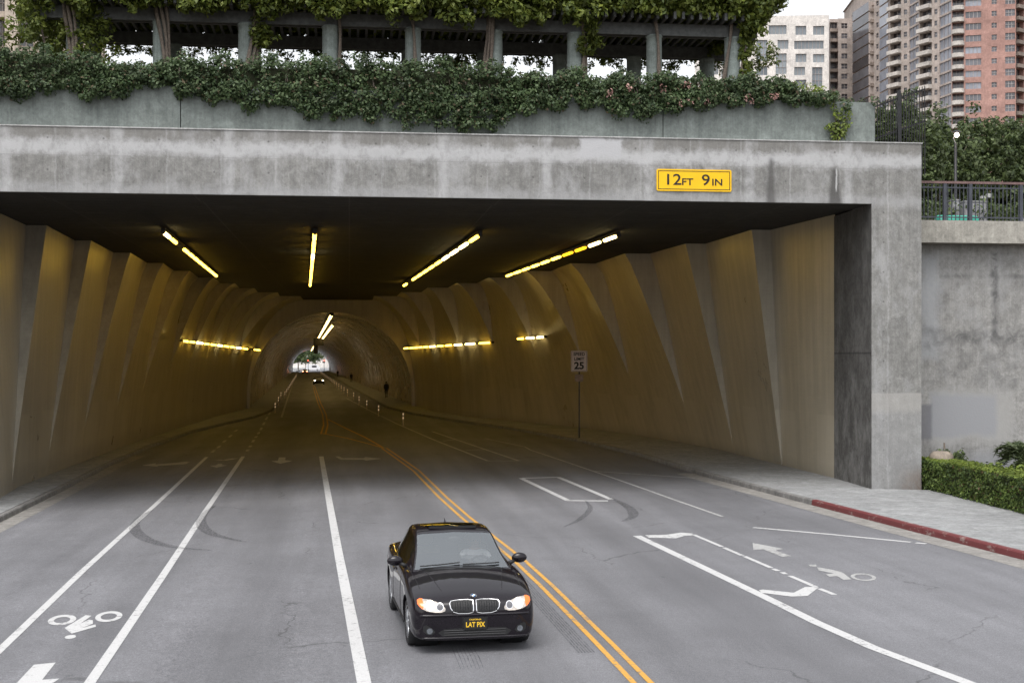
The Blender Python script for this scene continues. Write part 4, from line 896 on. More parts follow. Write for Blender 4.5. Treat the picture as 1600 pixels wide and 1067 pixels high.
hpts(1500, lambda a, b: (HX(H1)+b*HW, H1, 0.17+a*(HT-0.17)), (0,1,0.2)); hpts(4000, lambda a, b: (HX(H0+a*L)+HW, H0+a*L, 0.17+b*(HT-0.17)), (1,0,0.2))
me = leaf_mesh('foliage', np.array(P), np.array(N, float), 0.035, aspect=0.62, jitter=1.0); me.transform(Matrix.Translation(-wloc(hd))); link('foliage', me, MAT['leaf_box'], hd)
me = leaf_mesh('lit_top_foliage', np.array(PT), np.array(NT_, float), 0.032, aspect=0.62, jitter=0.6); me.transform(Matrix.Translation(-wloc(hd))); link('lit_top_foliage', me, MAT['leaf_young_and_lit_top'], hd)  # lighter leaves on the flat top put the overhead light into the colour
p = on_y(1471, 700, 37.6)
bo = thing('weathered_stump', 'low beige weathered stump behind the clipped hedge against the wall', 'stump', (p.x, 37.6, 0.12))
obj('stump_body', MB().lathe([(0.38, 0), (0.37, 0.3), (0.36, 0.85), (0.34, 1.04), (0.24, 1.14), (0, 1.16)], (p.x, 37.6, 0.08), 12), concrete('weathered_stone', (0.26, 0.22, 0.18), 3), bo, True); obj('stub', MB().tube([(p.x+0.05, 37.5, 1.3), (p.x+0.04, 37.5, 1.48)], 0.025, 6), MAT['bark'], bo)
for u, y, hh, lb, mt in ((1486, 37.6, 0.95, 'tiny round shrub beside the weathered stump', 'leaf_tree'), (1545, 37.0, 0.55, 'low green plant in the bed below the stained wall', 'leaf_box'), (1575, 36.8, 0.6, 'leafy green plant at the foot of the small palm', 'leaf_young_and_lit_top'), (1600, 36.6, 0.55, 'light green plant on the hedge side of the small palm', 'leaf_young_and_lit_top')):
    p = on_y(u, 705, y); r = thing('bed_plant', lb, 'plant', (p.x, y, 0.12)); foliage('foliage', [(p.x + rng.normal()*0.2, y + rng.normal()*0.2, 0.25 + rng.uniform(0, hh), 0.15) for _ in range(45)], 30, 0.045, MAT[mt], r); obj('stem', MB().tube([(p.x, y, 0.08), (p.x, y, hh)], [0.03, 0.01], 5), MAT['bark'], r)
p = on_y(1597, 690, 37.2); palm(p.x, 37.2, 0.1, 1.25, 16, 0.75, 'small stubby palm against the stained retaining wall')

# ================================================================ buildings beyond the garden
def facet(parent, P0, P1, z0, z1, holes, wall_m, depth=0.35, name='wall', thick=0.6):
    """upright wall from P0 to P1 (x,y; left to right seen from the road) with real openings.
    holes: (s0, s1, za, zb, part name, pane material, mullions across, mullions up)"""
    P0, P1 = Vector((*P0, 0)), Vector((*P1, 0)); d = (P1 - P0); L = d.length; d.normalize(); n = Vector((-d.y, d.x, 0))     # n points away from the camera
    if n.y < 0: n = -n
    S = sorted(set([0, L] + [q for h in holes for q in (h[0], h[1])])); Z = sorted(set([z0, z1] + [q for h in holes for q in (h[2], h[3])]))
    m = MB(); pt = lambda s, z, o=0: P0 + d * s + n * o + Vector((0, 0, z))
    rows_in = {}
    for i in range(len(S) - 1):
        for j in range(len(Z) - 1):
            sc, zc = (S[i] + S[i+1]) / 2, (Z[j] + Z[j+1]) / 2
            if any(h[0] < sc < h[1] and h[2] < zc < h[3] for h in holes): continue
            m.add([pt(S[i], Z[j]), pt(S[i+1], Z[j]), pt(S[i+1], Z[j+1]), pt(S[i], Z[j+1])], [(0,1,2,3)])
    for h in holes:
        a = [(h[0], h[2]), (h[1], h[2]), (h[1], h[3]), (h[0], h[3])]
        for (s, z), (s2, z2) in zip(a, a[1:] + a[:1]): m.add([pt(s, z), pt(s2, z2), pt(s2, z2, depth), pt(s, z, depth)], [(3,2,1,0)])
    m.add([pt(0, z1), pt(L, z1), pt(L, z1, thick), pt(0, z1, thick)], [(0,1,2,3)])
    obj(name, m, wall_m, parent)
    for h in holes:
        w = obj(h[4], MB().add([pt(h[0], h[2], depth - 0.01), pt(h[1], h[2], depth - 0.01), pt(h[1], h[3], depth - 0.01), pt(h[0], h[3], depth - 0.01)], [(0,1,2,3)]), h[5], parent)
        nx, nz = h[6], h[7]
        if nx + nz:
            q = MB()
            for k in range(1, nx + 1):
                s = h[0] + (h[1] - h[0]) * k / (nx + 1); q.bar(pt(s, h[2], depth - 0.1), pt(s, h[3], depth - 0.1), 0.14, 0.1, up=n)
            for k in range(1, nz + 1):
                z = h[2] + (h[3] - h[2]) * k / (nz + 1); q.bar(pt(h[0], z, depth - 0.1), pt(h[1], z, depth - 0.1), 0.1, 0.14, up=n)
            o = obj('mullion', q, frame_m, w); o['kind'] = 'stuff'
    return pt
frame_m = simple('window_frame', (0.33, 0.30, 0.29), 0.6, 0.2, 0.4)
win_office = far_window('office_glazing', (0.10, 0.12, 0.14), (0.26, 0.29, 0.31)); win_dark = far_window('flat_glazing', (0.045, 0.04, 0.045), (0.16, 0.16, 0.18)); win_blue = far_window('bay_glazing', (0.24, 0.25, 0.29), (0.28, 0.30, 0.35)); win_lit = emitter('lit_room', (1.0, 0.6, 0.35), 0.6)
white_m = concrete('white_office_cladding', (0.72, 0.68, 0.64), 0.15, 0.05); beige_m = concrete('beige_tower_render', (0.42, 0.36, 0.325), 0.12, 0.05); pink_m = concrete('pink_tower_render', (0.40, 0.24, 0.205), 0.12, 0.05); slab_m = concrete('balcony_slab', (0.56, 0.52, 0.48), 0.2, 0.05); brown_m = concrete('brown_balcony', (0.27, 0.22, 0.19), 0.2, 0.05)

def plan(u, d): p = at_depth(u, HORIZON, d); return (p.x, p.y)
def zed(v, d): return CAM_H + (HORIZON - v) / F_PX * d
def depth_of(u, P0, P1):
    """s along P0->P1 where the sight line of column u crosses it, with its depth"""
    x = (u - 800) / F_PX; dr = Vector((x * cs + sn, cs - x * sn)); A = Vector(P0); D = (Vector(P1) - A); L = D.length; D.normalize()
    den = dr.x * D.y - dr.y * D.x; dep = (A.x * D.y - A.y * D.x) / den; p = dr * dep; return (p - A).dot(D), dep

# white office block
D0 = 375; P0, P1 = plan(1085, D0 + 2), plan(1295, D0)
ob = thing('office_building', 'white office block with scattered square and tall windows behind the pergola end', 'building', (*plan(1190, D0), 8.0))
rects = [(1201,1229,40,54),(1243,1260,41,55),(1270.5,1288,41,55),(1182,1199,63,96),(1215,1232,63,77),(1241,1287,64,77),(1212,1229,84,116),(1243,1260,84.5,97.5),(1270.5,1288,85,98),(1182,1199,104,118),(1241,1258,105,118),(1269,1285,105.5,136),(1243,1260,125,138),(1212,1229,124,138),(1182,1199,126,139),(1116,1122,95,117),(1127,1138,92,102),(1127,1138,108,122),(1150,1168,63,77),(1150,1168,84,97),(1150,1168,105,118)]
hs_ = []
for a, b, v0, v1 in rects:
    s0, d0 = depth_of(a, P0, P1); s1, d1 = depth_of(b, P0, P1); dm = (d0 + d1) / 2
    hs_.append((s0, s1, zed(v1, dm), zed(v0, dm), 'window', win_office, max(1, int((b - a) / 6)), max(0, int((v1 - v0) / 9) - 1)))
facet(ob, P0, P1, 8.0, zed(24, D0), hs_, white_m, 0.5, thick=30)
E1 = plan(1299, D0 + 40); facet(ob, P1, E1, 8.0, zed(24, D0), [], white_m, 0.4)

# beige residential tower: a folded front of bays, each its own wall with windows and balconies
PITCH = 2.97
def floors(z0, z1):
    z = 8.0; r = []
    while z < z1 - 1:
        if z > z0: r.append(z)
        z += PITCH
    return r
def bay(parent, u0, d0, u1, d1, ztop, kind, wall_m, zvis=56.0):
    P0, P1 = plan(u0, d0), plan(u1, d1); L = (Vector(P1) - Vector(P0)).length; D = (Vector(P1) - Vector(P0)).normalized(); N_ = Vector((D.y, -D.x))
    if N_.y > 0: N_ = -N_
    fl = floors(zvis, ztop); H = []
    for i, z in enumerate(fl):
        lit = rng.uniform() < 0.035
        if kind == 'win4': H.append((L*0.22, L*0.62, z + 0.5, z + 2.0, 'window', win_dark, 1, 1))
        elif kind == 'pilaster': H.append((L*0.3, L*0.75, z + 1.0, z + 2.3, 'window', win_dark, 0, 1))
        elif kind == 'glass': H.append((L*0.04, L*0.96, z + 0.35, z + PITCH - 0.12, 'window', win_blue, 2, 0))
        elif kind in ('balcony', 'round', 'brown'): H.append((L*0.06, L*0.94, z + 0.25, z + PITCH - 0.15, 'balcony_opening', win_lit if lit and kind == 'brown' else win_dark, 2, 0))
        elif kind == 'pink':
            x = L / 79.0
            for a, b, c, d_, nx in ((1.5, 26, 0.75, 2.35, 3), (42, 50, 0.9, 2.2, 1), (63, 78, 0.7, 2.4, 2)): H.append((x*a, x*b, z + c, z + d_, 'window', win_lit if rng.uniform() < 0.02 else (win_blue if nx == 3 and rng.uniform() < 0.4 else win_dark), nx, 1 if nx < 3 else 0))
    facet(parent, P0, P1, 8.0, ztop, H, wall_m, 1.3 if kind in ('balcony', 'round', 'brown') else 0.3, thick=0.5)
    if kind in ('balcony', 'round', 'brown'):
        c = Vector(P0) + D * L / 2; ang = math.atan2(D.y, D.x); out = 1.3
        if kind == 'round':
            pr = [(L*0.5*math.cos(a), -1.7*math.sin(a)**0.6) for a in np.linspace(0, math.pi, 11)]
        else: pr = [(L*0.47, 0), (L*0.47, -out), (-L*0.47, -out), (-L*0.47, 0)] if kind == 'balcony' else [(L*0.49, 0), (L*0.49, -0.9), (-L*0.49, -0.9), (-L*0.49, 0)]
        m = MB(); n = len(pr); h0, h1 = -0.15, (0.85 if kind != 'brown' else 0.75)
        m.add([(x, y, z) for z in (h0, h1) for x, y in pr], [tuple(range(n))[::-1], tuple(range(n, 2*n))] + [(i, i+1, n+i+1, n+i) for i in range(n-1)])
        me = m.mesh('balcony'); me.transform(Matrix.Rotation(ang, 4, 'Z')); mt = {'balcony': slab_m, 'round': slab_m, 'brown': brown_m}[kind]
        for z in fl: link('balcony', me, mt, parent, False, Vector((c.x, c.y, z)) - wloc(parent))
tw1 = thing('apartment_tower', 'beige apartment tower with stepped bays of glass and white-edged balconies', 'building', (*plan(1390, 370), 8.0))
Z1, Z2, Z3 = zed(28, 395), zed(17, 380), 128
for a in ((1296,398,1309.5,398,zed(30,398),'brown'), (1309.5,396,1333,396,Z1,'win4'), (1333,394,1337,388,Z1,'pilaster'), (1337,388,1366,374,Z2,'brown'), (1366,374,1375,371,Z3,'pilaster'), (1375,371,1390,364,Z3,'glass'), (1390,363,1409,359,Z3,'balcony'), (1409,359,1420,358,Z3,'pilaster'), (1420,358,1436,352,Z3,'glass'), (1436,351,1457,347,Z3,'balcony'), (1457,347,1467,346,Z3,'pilaster'), (1467,346,1487,340,Z3,'glass')): bay(tw1, *a, beige_m)
facet(tw1, plan(1319, 425), plan(1376, 372.5), 8.0, zed(20, 425), [], beige_m)
tw2 = thing('apartment_tower', 'pink apartment tower with rounded pale balconies above the evergreen bushes', 'building', (*plan(1545, 338), 8.0))
for a in ((1487,339,1507,338,Z3,'round'), (1507,338,1587,335,Z3,'pink'), (1587,336,1600,338,Z3,'brown'), (1600,338,1625,342,Z3,'pink')): bay(tw2, *a, pink_m)
tw3 = thing('apartment_tower', 'pale grey tower edge beyond the pink apartment tower', 'building', (*plan(1640, 420), 8.0))
facet(tw3, plan(1590, 420), plan(1700, 430), 8.0, 118, [], concrete('grey_tower_render', (0.40, 0.38, 0.40), 0.1, 0.05))

# classical pale building at the far end of the pergola
stone_m = concrete('cream_stone', (0.50, 0.43, 0.36), 0.3, 0.1)
cb = thing('stone_building', 'cream stone building with tall pilasters beyond the open end of the pergola', 'building', (*plan(40, 110), 11.06))
P0, P1 = plan(-140, 112), plan(163, 118); H = []
for a, b in ((-110,-92),(-60,-42),(0,8),(31,52),(84,92),(118,128),(140,150)):
    s0, d0 = depth_of(a, P0, P1); s1, _ = depth_of(b, P0, P1)
    for v0, v1 in ((-60,-22),(-12,18),(30,72)): H.append((s0, s1, zed(v1, d0), zed(v0, d0), 'window', win_dark, 1, 1))
pt = facet(cb, P0, P1, 11.0, zed(-70, 110), H, stone_m, 0.5, thick=20)
for a, b in ((9,30),(-40,-20),(55,70),(96,104),(152,162)):
    s0, d0 = depth_of(a, P0, P1); s1, _ = depth_of(b, P0, P1)
    obj('pilaster', MB().bar(pt((s0+s1)/2, 11.0, -0.5), pt((s0+s1)/2, zed(-66, 110), -0.5), s1 - s0, 1.0, up=(0,1,0)), stone_m, cb)
for v in (22, 79): obj('cornice', MB().bar(pt(0, zed(v, 111), -0.2), pt((Vector(P1)-Vector(P0)).length, zed(v, 118), -0.2), 0.5, 0.5), stone_m, cb)

# ================================================================ beyond the far end of the tunnel
fx0, fz = bore_x(YX), road_z(bore_x(YX), YX)
def fxp(u, y): return on_y(u, 560, y).x
structure(obj('far_street', MB().box(fx0 - 60, fx0 + 60, YX + 60, YX + 260, fz - 0.5, fz - 0.02).box(fx0-60, fx0-6.3, YX+1.3, YX+60, fz-0.5, fz-0.02).box(fx0+6.3, fx0+60, YX+1.3, YX+60, fz-0.5, fz-0.02), MAT['sidewalk']))
for u, y, h, rr, lb in ((466, 545, 9, 5, 'green street tree beyond the far tunnel exit beside its wall'), (478, 580, 12, 6.5, 'grey green street tree in the middle of the far tunnel exit'), (493, 560, 10, 6, 'bright green street tree beyond the far tunnel exit by the signals')):
    x = fxp(u, y); r = thing('street_tree', lb, 'tree', (x, y, fz)); c_ = [(x + rng.normal()*rr*0.45, y + rng.normal()*rr*0.4, fz + 3 + rng.uniform(0, h - 3), 0.9) for _ in range(120)]
    foliage('crown', c_, 24, 0.3, MAT['leaf_tree'], r); obj('trunk', MB().tube([(x, y, fz - 0.05), (x, y, fz + h*0.7)], [0.25, 0.1], 8), MAT['bark'], r)
x = fxp(505, 640); r = thing('distant_building', 'pale building closing the view beyond the far tunnel exit', 'building', (x, 660, fz)); facet(r, (x - 45, 660), (x + 40, 660), fz - 0.1, fz + 26, [(6 + 8*i, 11 + 8*i, fz + 4 + 6*j, fz + 8 + 6*j, 'window', win_office, 1, 0) for i in range(9) for j in range(3)], white_m)
red_l = emitter('red_signal_light', (1.0, 0.06, 0.03), 6)
for u, y, lb in ((481.5, 505, 'traffic signal showing red beside the bus beyond the tunnel'), (506.5, 500, 'traffic signal showing red at the right edge of the far exit')):
    x = fxp(u, y); r = thing('traffic_signal', lb, 'traffic light', (x, y, fz)); obj('pole', MB().tube([(x, y, fz - 0.1), (x, y, fz + 4.3)], 0.09, 8), MAT['black_metal'], r); obj('signal_head', MB().box(x - 0.22, x + 0.22, y - 0.2, y + 0.2, fz + 3.0, fz + 4.3), MAT['black_metal'], r); obj('red_lens', MB().lathe([(0, 0), (0.19, 0)], (x, y - 0.21, fz + 4.0), 14, 'y'), red_l, r)

# ================================================================ signs
sy = PY - 0.03
sa, sb = on_y(1026, 264, sy), on_y(1143, 300, sy); scx, scz = (sa.x + sb.x) / 2, (sa.z + sb.z) / 2; sw, sh = (sb.x - sa.x), (sa.z - sb.z)
cl = thing('clearance_sign', 'yellow clearance sign reading 12FT 9IN on the concrete lintel', 'sign', (scx, PY, sb.z))
yel = simple('yellow_sign_sheet', (0.85, 0.50, 0.002), 0.45, 0.05, 3); ink = simple('black_sign_ink', (0.018, 0.015, 0.012), 0.6, 0.1, 5)
def rounded(x0, x1, z0, z1, y0, y1, r=0.05, n=4):
    pts = []
    for cx, cz, a0 in ((x1-r, z1-r, 0), (x0+r, z1-r, 90), (x0+r, z0+r, 180), (x1-r, z0+r, 270)):
        for k in range(n + 1): a = R(a0 + 90*k/n); pts.append((cx + r*math.cos(a), cz + r*math.sin(a)))
    m = len(pts); return MB().add([(x, y0, z) for x, z in pts] + [(x, y1, z) for x, z in pts], [tuple(range(m))[::-1], tuple(range(m, 2*m))] + [(i, (i+1) % m, m + (i+1) % m, m + i) for i in range(m)])
obj('sign_plate', rounded(sa.x, sb.x, sb.z, sa.z, sy, PY - 0.002), yel, cl)
bd = MB(); t_ = 0.018; i_ = 0.045
for x0, x1, z0, z1 in ((sa.x+i_, sb.x-i_, sa.z-i_-t_, sa.z-i_), (sa.x+i_, sb.x-i_, sb.z+i_, sb.z+i_+t_), (sa.x+i_, sa.x+i_+t_, sb.z+i_+t_, sa.z-i_-t_), (sb.x-i_-t_, sb.x-i_, sb.z+i_+t_, sa.z-i_-t_)): bd.box(x0, x1, sy-0.004, sy+0.001, z0, z1)
obj('border', bd, ink, cl)
def put_text(s, size, x, y, z, mat, parent, sx=1.0, bold=0.0, name='lettering', left=False):
    me = text_mesh(s, size, 0.002, sx, bold); me.transform(Matrix.Translation((x, y, z)) @ Matrix.Rotation(R(90), 4, 'X')); return obj(name, me, mat, parent)
for s, size, fx_, dz in (('12', 0.44, 0.213, 0.0), ('FT', 0.27, 0.408, -0.055), ('9', 0.44, 0.655, 0.0), ('IN', 0.27, 0.808, -0.055)):
    put_text(s, size, sa.x + sw * fx_, sy - 0.004, scz + dz, ink, cl, 1.2, 0.004)
# speed limit sign on its post
bp = on_z(905, 684, 0.15); y = bp.y
def ps(u, v): return on_y(u, v, y)
sl = thing('speed_limit_sign', 'white speed limit 25 sign on a thin post against the right tunnel wall', 'sign', (bp.x, y, 0.15))
obj('post', MB().box(bp.x - 0.03, bp.x + 0.03, y - 0.02, y + 0.02, 0.1, ps(905, 549).z), MAT['black_metal'], sl)
a, b = ps(892, 548), ps(917.5, 580.5); wht = simple('white_sign_sheet', (0.55, 0.48, 0.49), 0.5, 0.06, 4)
obj('sign_plate', rounded(a.x, b.x, b.z, a.z, y - 0.035, y - 0.022, 0.04), wht, sl)
bd = MB(); i_, t_ = 0.03, 0.014
for x0, x1, z0, z1 in ((a.x+i_, b.x-i_, a.z-i_-t_, a.z-i_), (a.x+i_, b.x-i_, b.z+i_, b.z+i_+t_), (a.x+i_, a.x+i_+t_, b.z+i_+t_, a.z-i_-t_), (b.x-i_-t_, b.x-i_, b.z+i_+t_, a.z-i_-t_)): bd.box(x0, x1, y-0.039, y-0.034, z0, z1)
obj('border', bd, ink, sl); cx, hh = (a.x+b.x)/2, a.z - b.z
put_text('SPEED', 0.205, cx, y-0.039, a.z - hh*0.17, ink, sl, 1.0, 0.006); put_text('LIMIT', 0.205, cx, y-0.039, a.z - hh*0.40, ink, sl, 1.0, 0.006); put_text('25', 0.46, cx, y-0.039, a.z - hh*0.73, ink, sl, 1.05, 0.016)
c_, d_ = ps(898, 585), ps(911, 596); obj('lower_plate', rounded(c_.x, d_.x, d_.z, c_.z, y - 0.033, y - 0.022, 0.05), simple('grimy_sign_sheet', (0.25, 0.19, 0.16), 0.6, 0.3, 6), sl)

# ================================================================ delineator posts along the lanes
postm = MB().lathe([(0.09, 0), (0.09, 0.03), (0.045, 0.05), (0.045, 0.92), (0.03, 0.97), (0, 0.97)], (0,0,0), 10).mesh('post'); bandm = MB().lathe([(0.047, 0), (0.049, 0.01), (0.049, 0.11), (0.047, 0.12)], (0,0,0), 10).mesh('reflective_band')
t = NT('orange_post'); post_mat = t.pbr((0.42, 0.36, 0.30), 0.6); refl_mat = emitter('reflective_sheet_glint', (1.0, 0.72, 0.45), 1.2)
t = NT('glowing_reflector_band'); refl_mat = t.pbr((0.85, 0.75, 0.65), 0.3, emit=(1.0, 0.7, 0.45), estr=0.18)  # faint emission stands in for light thrown back by the bands
def delineator(x, y, side):
    r = thing('delineator_post', 'slim reflective delineator post between bike lane and %s' % ('left bore wall' if side < 0 else 'right pavement in the bore'), 'delineator', (x, y, road_z(x, y)), group='delineator posts by the %s' % ('left wall' if side < 0 else 'right pavement'))
    r.scale = (0.8, 0.8, 0.8); link('post', postm, post_mat, r, True)
    for z in (0.5, 0.78): link('reflective_band', bandm, refl_mat, r, True, (0, 0, z))
for q in [(430,645),(435,633.5),(439,624.5)]: p = on_road(*q); delineator(p.x, p.y, -1)
for y in np.arange(138, 330, 13): delineator(bore_x(y) - 4.05, y, -1)
for q in [(630,665),(591.5,650.5),(573,641),(561,633),(552.5,625.5)]: p = on_road(*q); delineator(p.x, p.y, 1)
for y in np.arange(140, 400, 12): delineator(bore_x(y) + 2.3, y, 1)

# ================================================================ people
SKIN = simple('skin', (0.42, 0.27, 0.2), 0.55, 0.12, 8)
def skinned(name, verts, edges, radii, root=0, levels=2):
    me = bpy.data.meshes.new(name); me.from_pydata(verts, edges, []); o = bpy.data.objects.new(name, me); C.objects.link(o)
    md = o.modifiers.new('skin', 'SKIN'); md.use_smooth_shade = True; md.branch_smoothing = 0.6
    for i, r in enumerate(radii):
        sv = me.skin_vertices[0].data[i]; sv.radius = r if isinstance(r, tuple) else (r, r); sv.use_root = (i == root)
    s = o.modifiers.new('sub', 'SUBSURF'); s.levels = levels; s.render_levels = levels
    res = evaluated(o); bpy.data.objects.remove(o); return res
def body_mesh(J, s=1.0, hands=True):
    """J: joint name -> position. One continuous body."""
    names = ['pelvis','belly','chest','neck0','neck','head','crown','ls','le','lw','lh','rs','re','rw','rh','lhip','lk','la','lt','rhip','rk','ra','rt']
    rad = dict(pelvis=(0.16,0.12), belly=(0.145,0.105), chest=(0.165,0.115), neck0=(0.09,0.08), neck=0.055, head=(0.078,0.092), crown=(0.06,0.07), ls=0.062, le=0.045, lw=0.03, lh=(0.034,0.02), rs=0.062, re=0.045, rw=0.03, rh=(0.034,0.02), lhip=0.095, lk=0.06, la=0.04, lt=(0.04,0.03), rhip=0.095, rk=0.06, ra=0.04, rt=(0.04,0.03))
    ed = [('pelvis','belly'),('belly','chest'),('chest','neck0'),('neck0','neck'),('neck','head'),('head','crown'),('neck0','ls'),('ls','le'),('le','lw'),('lw','lh'),('neck0','rs'),('rs','re'),('re','rw'),('rw','rh'),('pelvis','lhip'),('lhip','lk'),('lk','la'),('la','lt'),('pelvis','rhip'),('rhip','rk'),('rk','ra'),('ra','rt')]
    V = [tuple(J[n]) for n in names]; Rr = [rad[n] for n in names]; E_ = [(names.index(a), names.index(b)) for a, b in ed]
    if hands:
        for h, w, sg in (('lh','lw',1), ('rh','rw',-1)):
            H, W = Vector(J[h]), Vector(J[w]); d = (H - W).normalized(); sd = d.cross(Vector((0,0,1))); sd = sd.normalized() if sd.length > 0.1 else Vector((1,0,0)); up = sd.cross(d)
            for k, (o, L) in enumerate(((-0.027,0.07),(-0.009,0.08),(0.009,0.076),(0.027,0.06))):
                i0 = len(V); V += [tuple(H + sd*o + d*0.02), tuple(H + sd*o*1.1 + d*L*0.6 - up*0.012), tuple(H + sd*o*1.1 + d*L - up*0.04)]; Rr += [0.009, 0.0085, 0.007]; E_ += [(names.index(h), i0), (i0, i0+1), (i0+1, i0+2)]
            i0 = len(V); V += [tuple(H + sd*0.045*sg - d*0.02), tuple(H + sd*0.065*sg + d*0.03 - up*0.02)]; Rr += [0.011, 0.008]; E_ += [(names.index(h), i0), (i0, i0+1)]
    return skinned('body', V, E_, Rr)
def multi(me, rules, mats):
    """paint clothes by height/part: rules(center) -> material index"""
    for m in mats: me.materials.append(m)
    for p in me.polygons: p.material_index = rules(p.center); p.use_smooth = True
def face_parts(parent, hd, fwd, hair_m, hair=True):
    fwd = Vector(fwd).normalized(); sd = fwd.cross(Vector((0,0,1))).normalized(); H = Vector(hd)
    if hair:
        m = MB(); m.sphere(tuple(H - fwd*0.018 + Vector((0,0,0.05))), 0.1, 14, 10, (0.9, 1.0, 0.95)); me = m.mesh('hair')
        obj('hair', me, hair_m, parent, True, local=True)
    obj('nose', MB().tube([H + fwd*0.08 + Vector((0,0,0.03)), H + fwd*0.108 - Vector((0,0,0.005))], [0.009, 0.015], 6), SKIN, parent, True, local=True)
    for s in (-1, 1):
        obj('eye', MB().sphere(tuple(H + fwd*0.08 + sd*s*0.032 + Vector((0,0,0.025))), 0.012, 8, 6), MAT['black_metal'], parent, True, local=True)
        obj('ear', MB().sphere(tuple(H + sd*s*0.085), 0.026, 8, 6, (0.5, 0.7, 1.2)), SKIN, parent, True, local=True)
    obj('mouth', MB().tube([H + fwd*0.086 + sd*0.02 - Vector((0,0,0.035)), H + fwd*0.09 - Vector((0,0,0.037)), H + fwd*0.086 - sd*0.02 - Vector((0,0,0.035))], 0.006, 5), simple('lips', (0.3, 0.13, 0.11), 0.5, 0.1, 5) if 'lips' not in bpy.data.materials else bpy.data.materials['lips'], parent, True, local=True)
dark_cloth = simple('dark_clothing', (0.012, 0.012, 0.014), 0.9, 0.3, 12); dark_hair = simple('dark_hair', (0.015, 0.012, 0.01), 0.7, 0.3, 20); grey_hair = simple('grey_hair', (0.3, 0.28, 0.26), 0.7, 0.2, 20)
def walker(x, y, stride, label, rz):
    z = road_z(bore_x(y) + 4.2, y) + 0.163
    r = thing('person', label, 'person', (x, y, z), rz); a = stride
    J = dict(pelvis=(0,0,0.93), belly=(0,0.01,1.1), chest=(0,0.0,1.28), neck0=(0,0,1.43), neck=(0,0.01,1.51), head=(0,0.03,1.6), crown=(0,0.02,1.7), ls=(0.185,0,1.4), le=(0.23,-0.1*a,1.13), lw=(0.22,0.08*a+0.03,0.9), lh=(0.22,0.1*a+0.04,0.82), rs=(-0.185,0,1.4), re=(-0.23,0.06*a,1.13), rw=(-0.22,0.2*a,0.92), rh=(-0.22,0.22*a,0.84), lhip=(0.1,0,0.88), lk=(0.105,0.2*a,0.5), la=(0.1,0.22*a,0.08), lt=(0.1,0.22*a+0.13,0.035), rhip=(-0.1,0,0.88), rk=(-0.105,-0.02*a,0.48), ra=(-0.1,-0.28*a,0.1), rt=(-0.1,-0.2*a+0.05,0.035))
    me = body_mesh(J); multi(me, lambda c: 0 if c.z > 1.5 or (abs(c.x) > 0.18 and c.z < 0.91 and c.z > 0.7) else 1, [SKIN, dark_cloth]); link('body', me, None, r)
    obj('jacket', MB().lathe([(0.175,0.82),(0.19,0.95),(0.2,1.15),(0.2,1.32),(0.14,1.43),(0.075,1.49)], (0,0,0), 16), dark_cloth, r, True, local=True).scale = (1.05, 0.75, 1)
    face_parts(r, J['head'], (0,1,0), dark_hair); r.scale = (0.9, 0.9, 0.9)
for (u, v, st, lb, rz) in ((622, 621.5, 1, 'pedestrian in dark jacket walking on the right pavement near the bore mouth', 0.1), (549.5, 597, 0.9, 'pedestrian in dark clothes farther along the right pavement of the bore', 0.0), (528.5, 588, 1, 'tiny dark figure farthest along the right pavement of the bore', 0.1)):
    p = on_road(u, v, 0.16); y = min(p.y, 300); x = min(max(p.x, bore_x(y) + 4.7), bore_x(y) + 5.6); walker(x, y, st, lb, rz)

# ================================================================ cars
paint = NT('black_car_paint'); _n = paint.noise(40, 2, 0.5); CAR_PAINT = paint.pbr(paint.scale_col((0.007, 0.005, 0.008), paint.ramp(_n, 0.3, 0.7, 0.9, 1.1)), 0.3, 0.0, 0.05, coat=0.8)
trim = simple('black_trim', (0.012, 0.012, 0.013), 0.55, 0.2, 10); rubber = simple('tyre_rubber', (0.02, 0.02, 0.021), 0.85, 0.25, 15); alloy = simple('alloy_rim', (0.55, 0.56, 0.58), 0.28, 0.1, 8, metal=0.9); chrome = simple('chrome', (0.75, 0.75, 0.77), 0.12, 0.05, 8, metal=1.0)
tan = simple('tan_leather', (0.36, 0.29, 0.22), 0.6, 0.12, 8); shirt_m = simple('white_shirt', (0.75, 0.76, 0.78), 0.8, 0.06, 10)
windshield_m = glass_mat('windscreen_glass', refl=0.30, trans=(0.95, 0.96, 0.96)); side_glass = glass_mat('tinted_side_glass', refl=0.06, trans=(0.10, 0.11, 0.11))

def loft_grid(stations, knots, secfun, ny, ns):
    """stations: rows of parameters at knots (y); secfun(params) -> control points (x,z); returns rows of (x,y,z)"""
    rows = []
    for y in ny:
        p = catmull(stations, knots, y); ctl = secfun(p); ts = np.linspace(0, len(ctl) - 1, ns)
        rows.append([(q[0], y, q[1]) for q in (catmull(ctl, range(len(ctl)), t) for t in ts)])
    return rows
def body_section(p):
    w, zb, zs, zt = p
    return [(0, zb), (0.62*w, zb), (0.93*w, zb + 0.03), (0.985*w, zb + 0.13), (1.0*w, zb + (zs - zb)*0.48), (0.995*w, zb + (zs - zb)*0.74), (0.97*w, zs - 0.045), (0.90*w, zs + 0.005), (0.62*w, zs + (zt - zs)*0.62), (0.3*w, zs + (zt - zs)*0.92), (0, zt)]
BY = [-2.18, -2.12, -2.0, -1.7, -1.22, -0.5, 0.3, 0.85, 1.2, 1.55, 1.82, 1.98, 2.07, 2.13, 2.165, 2.18]
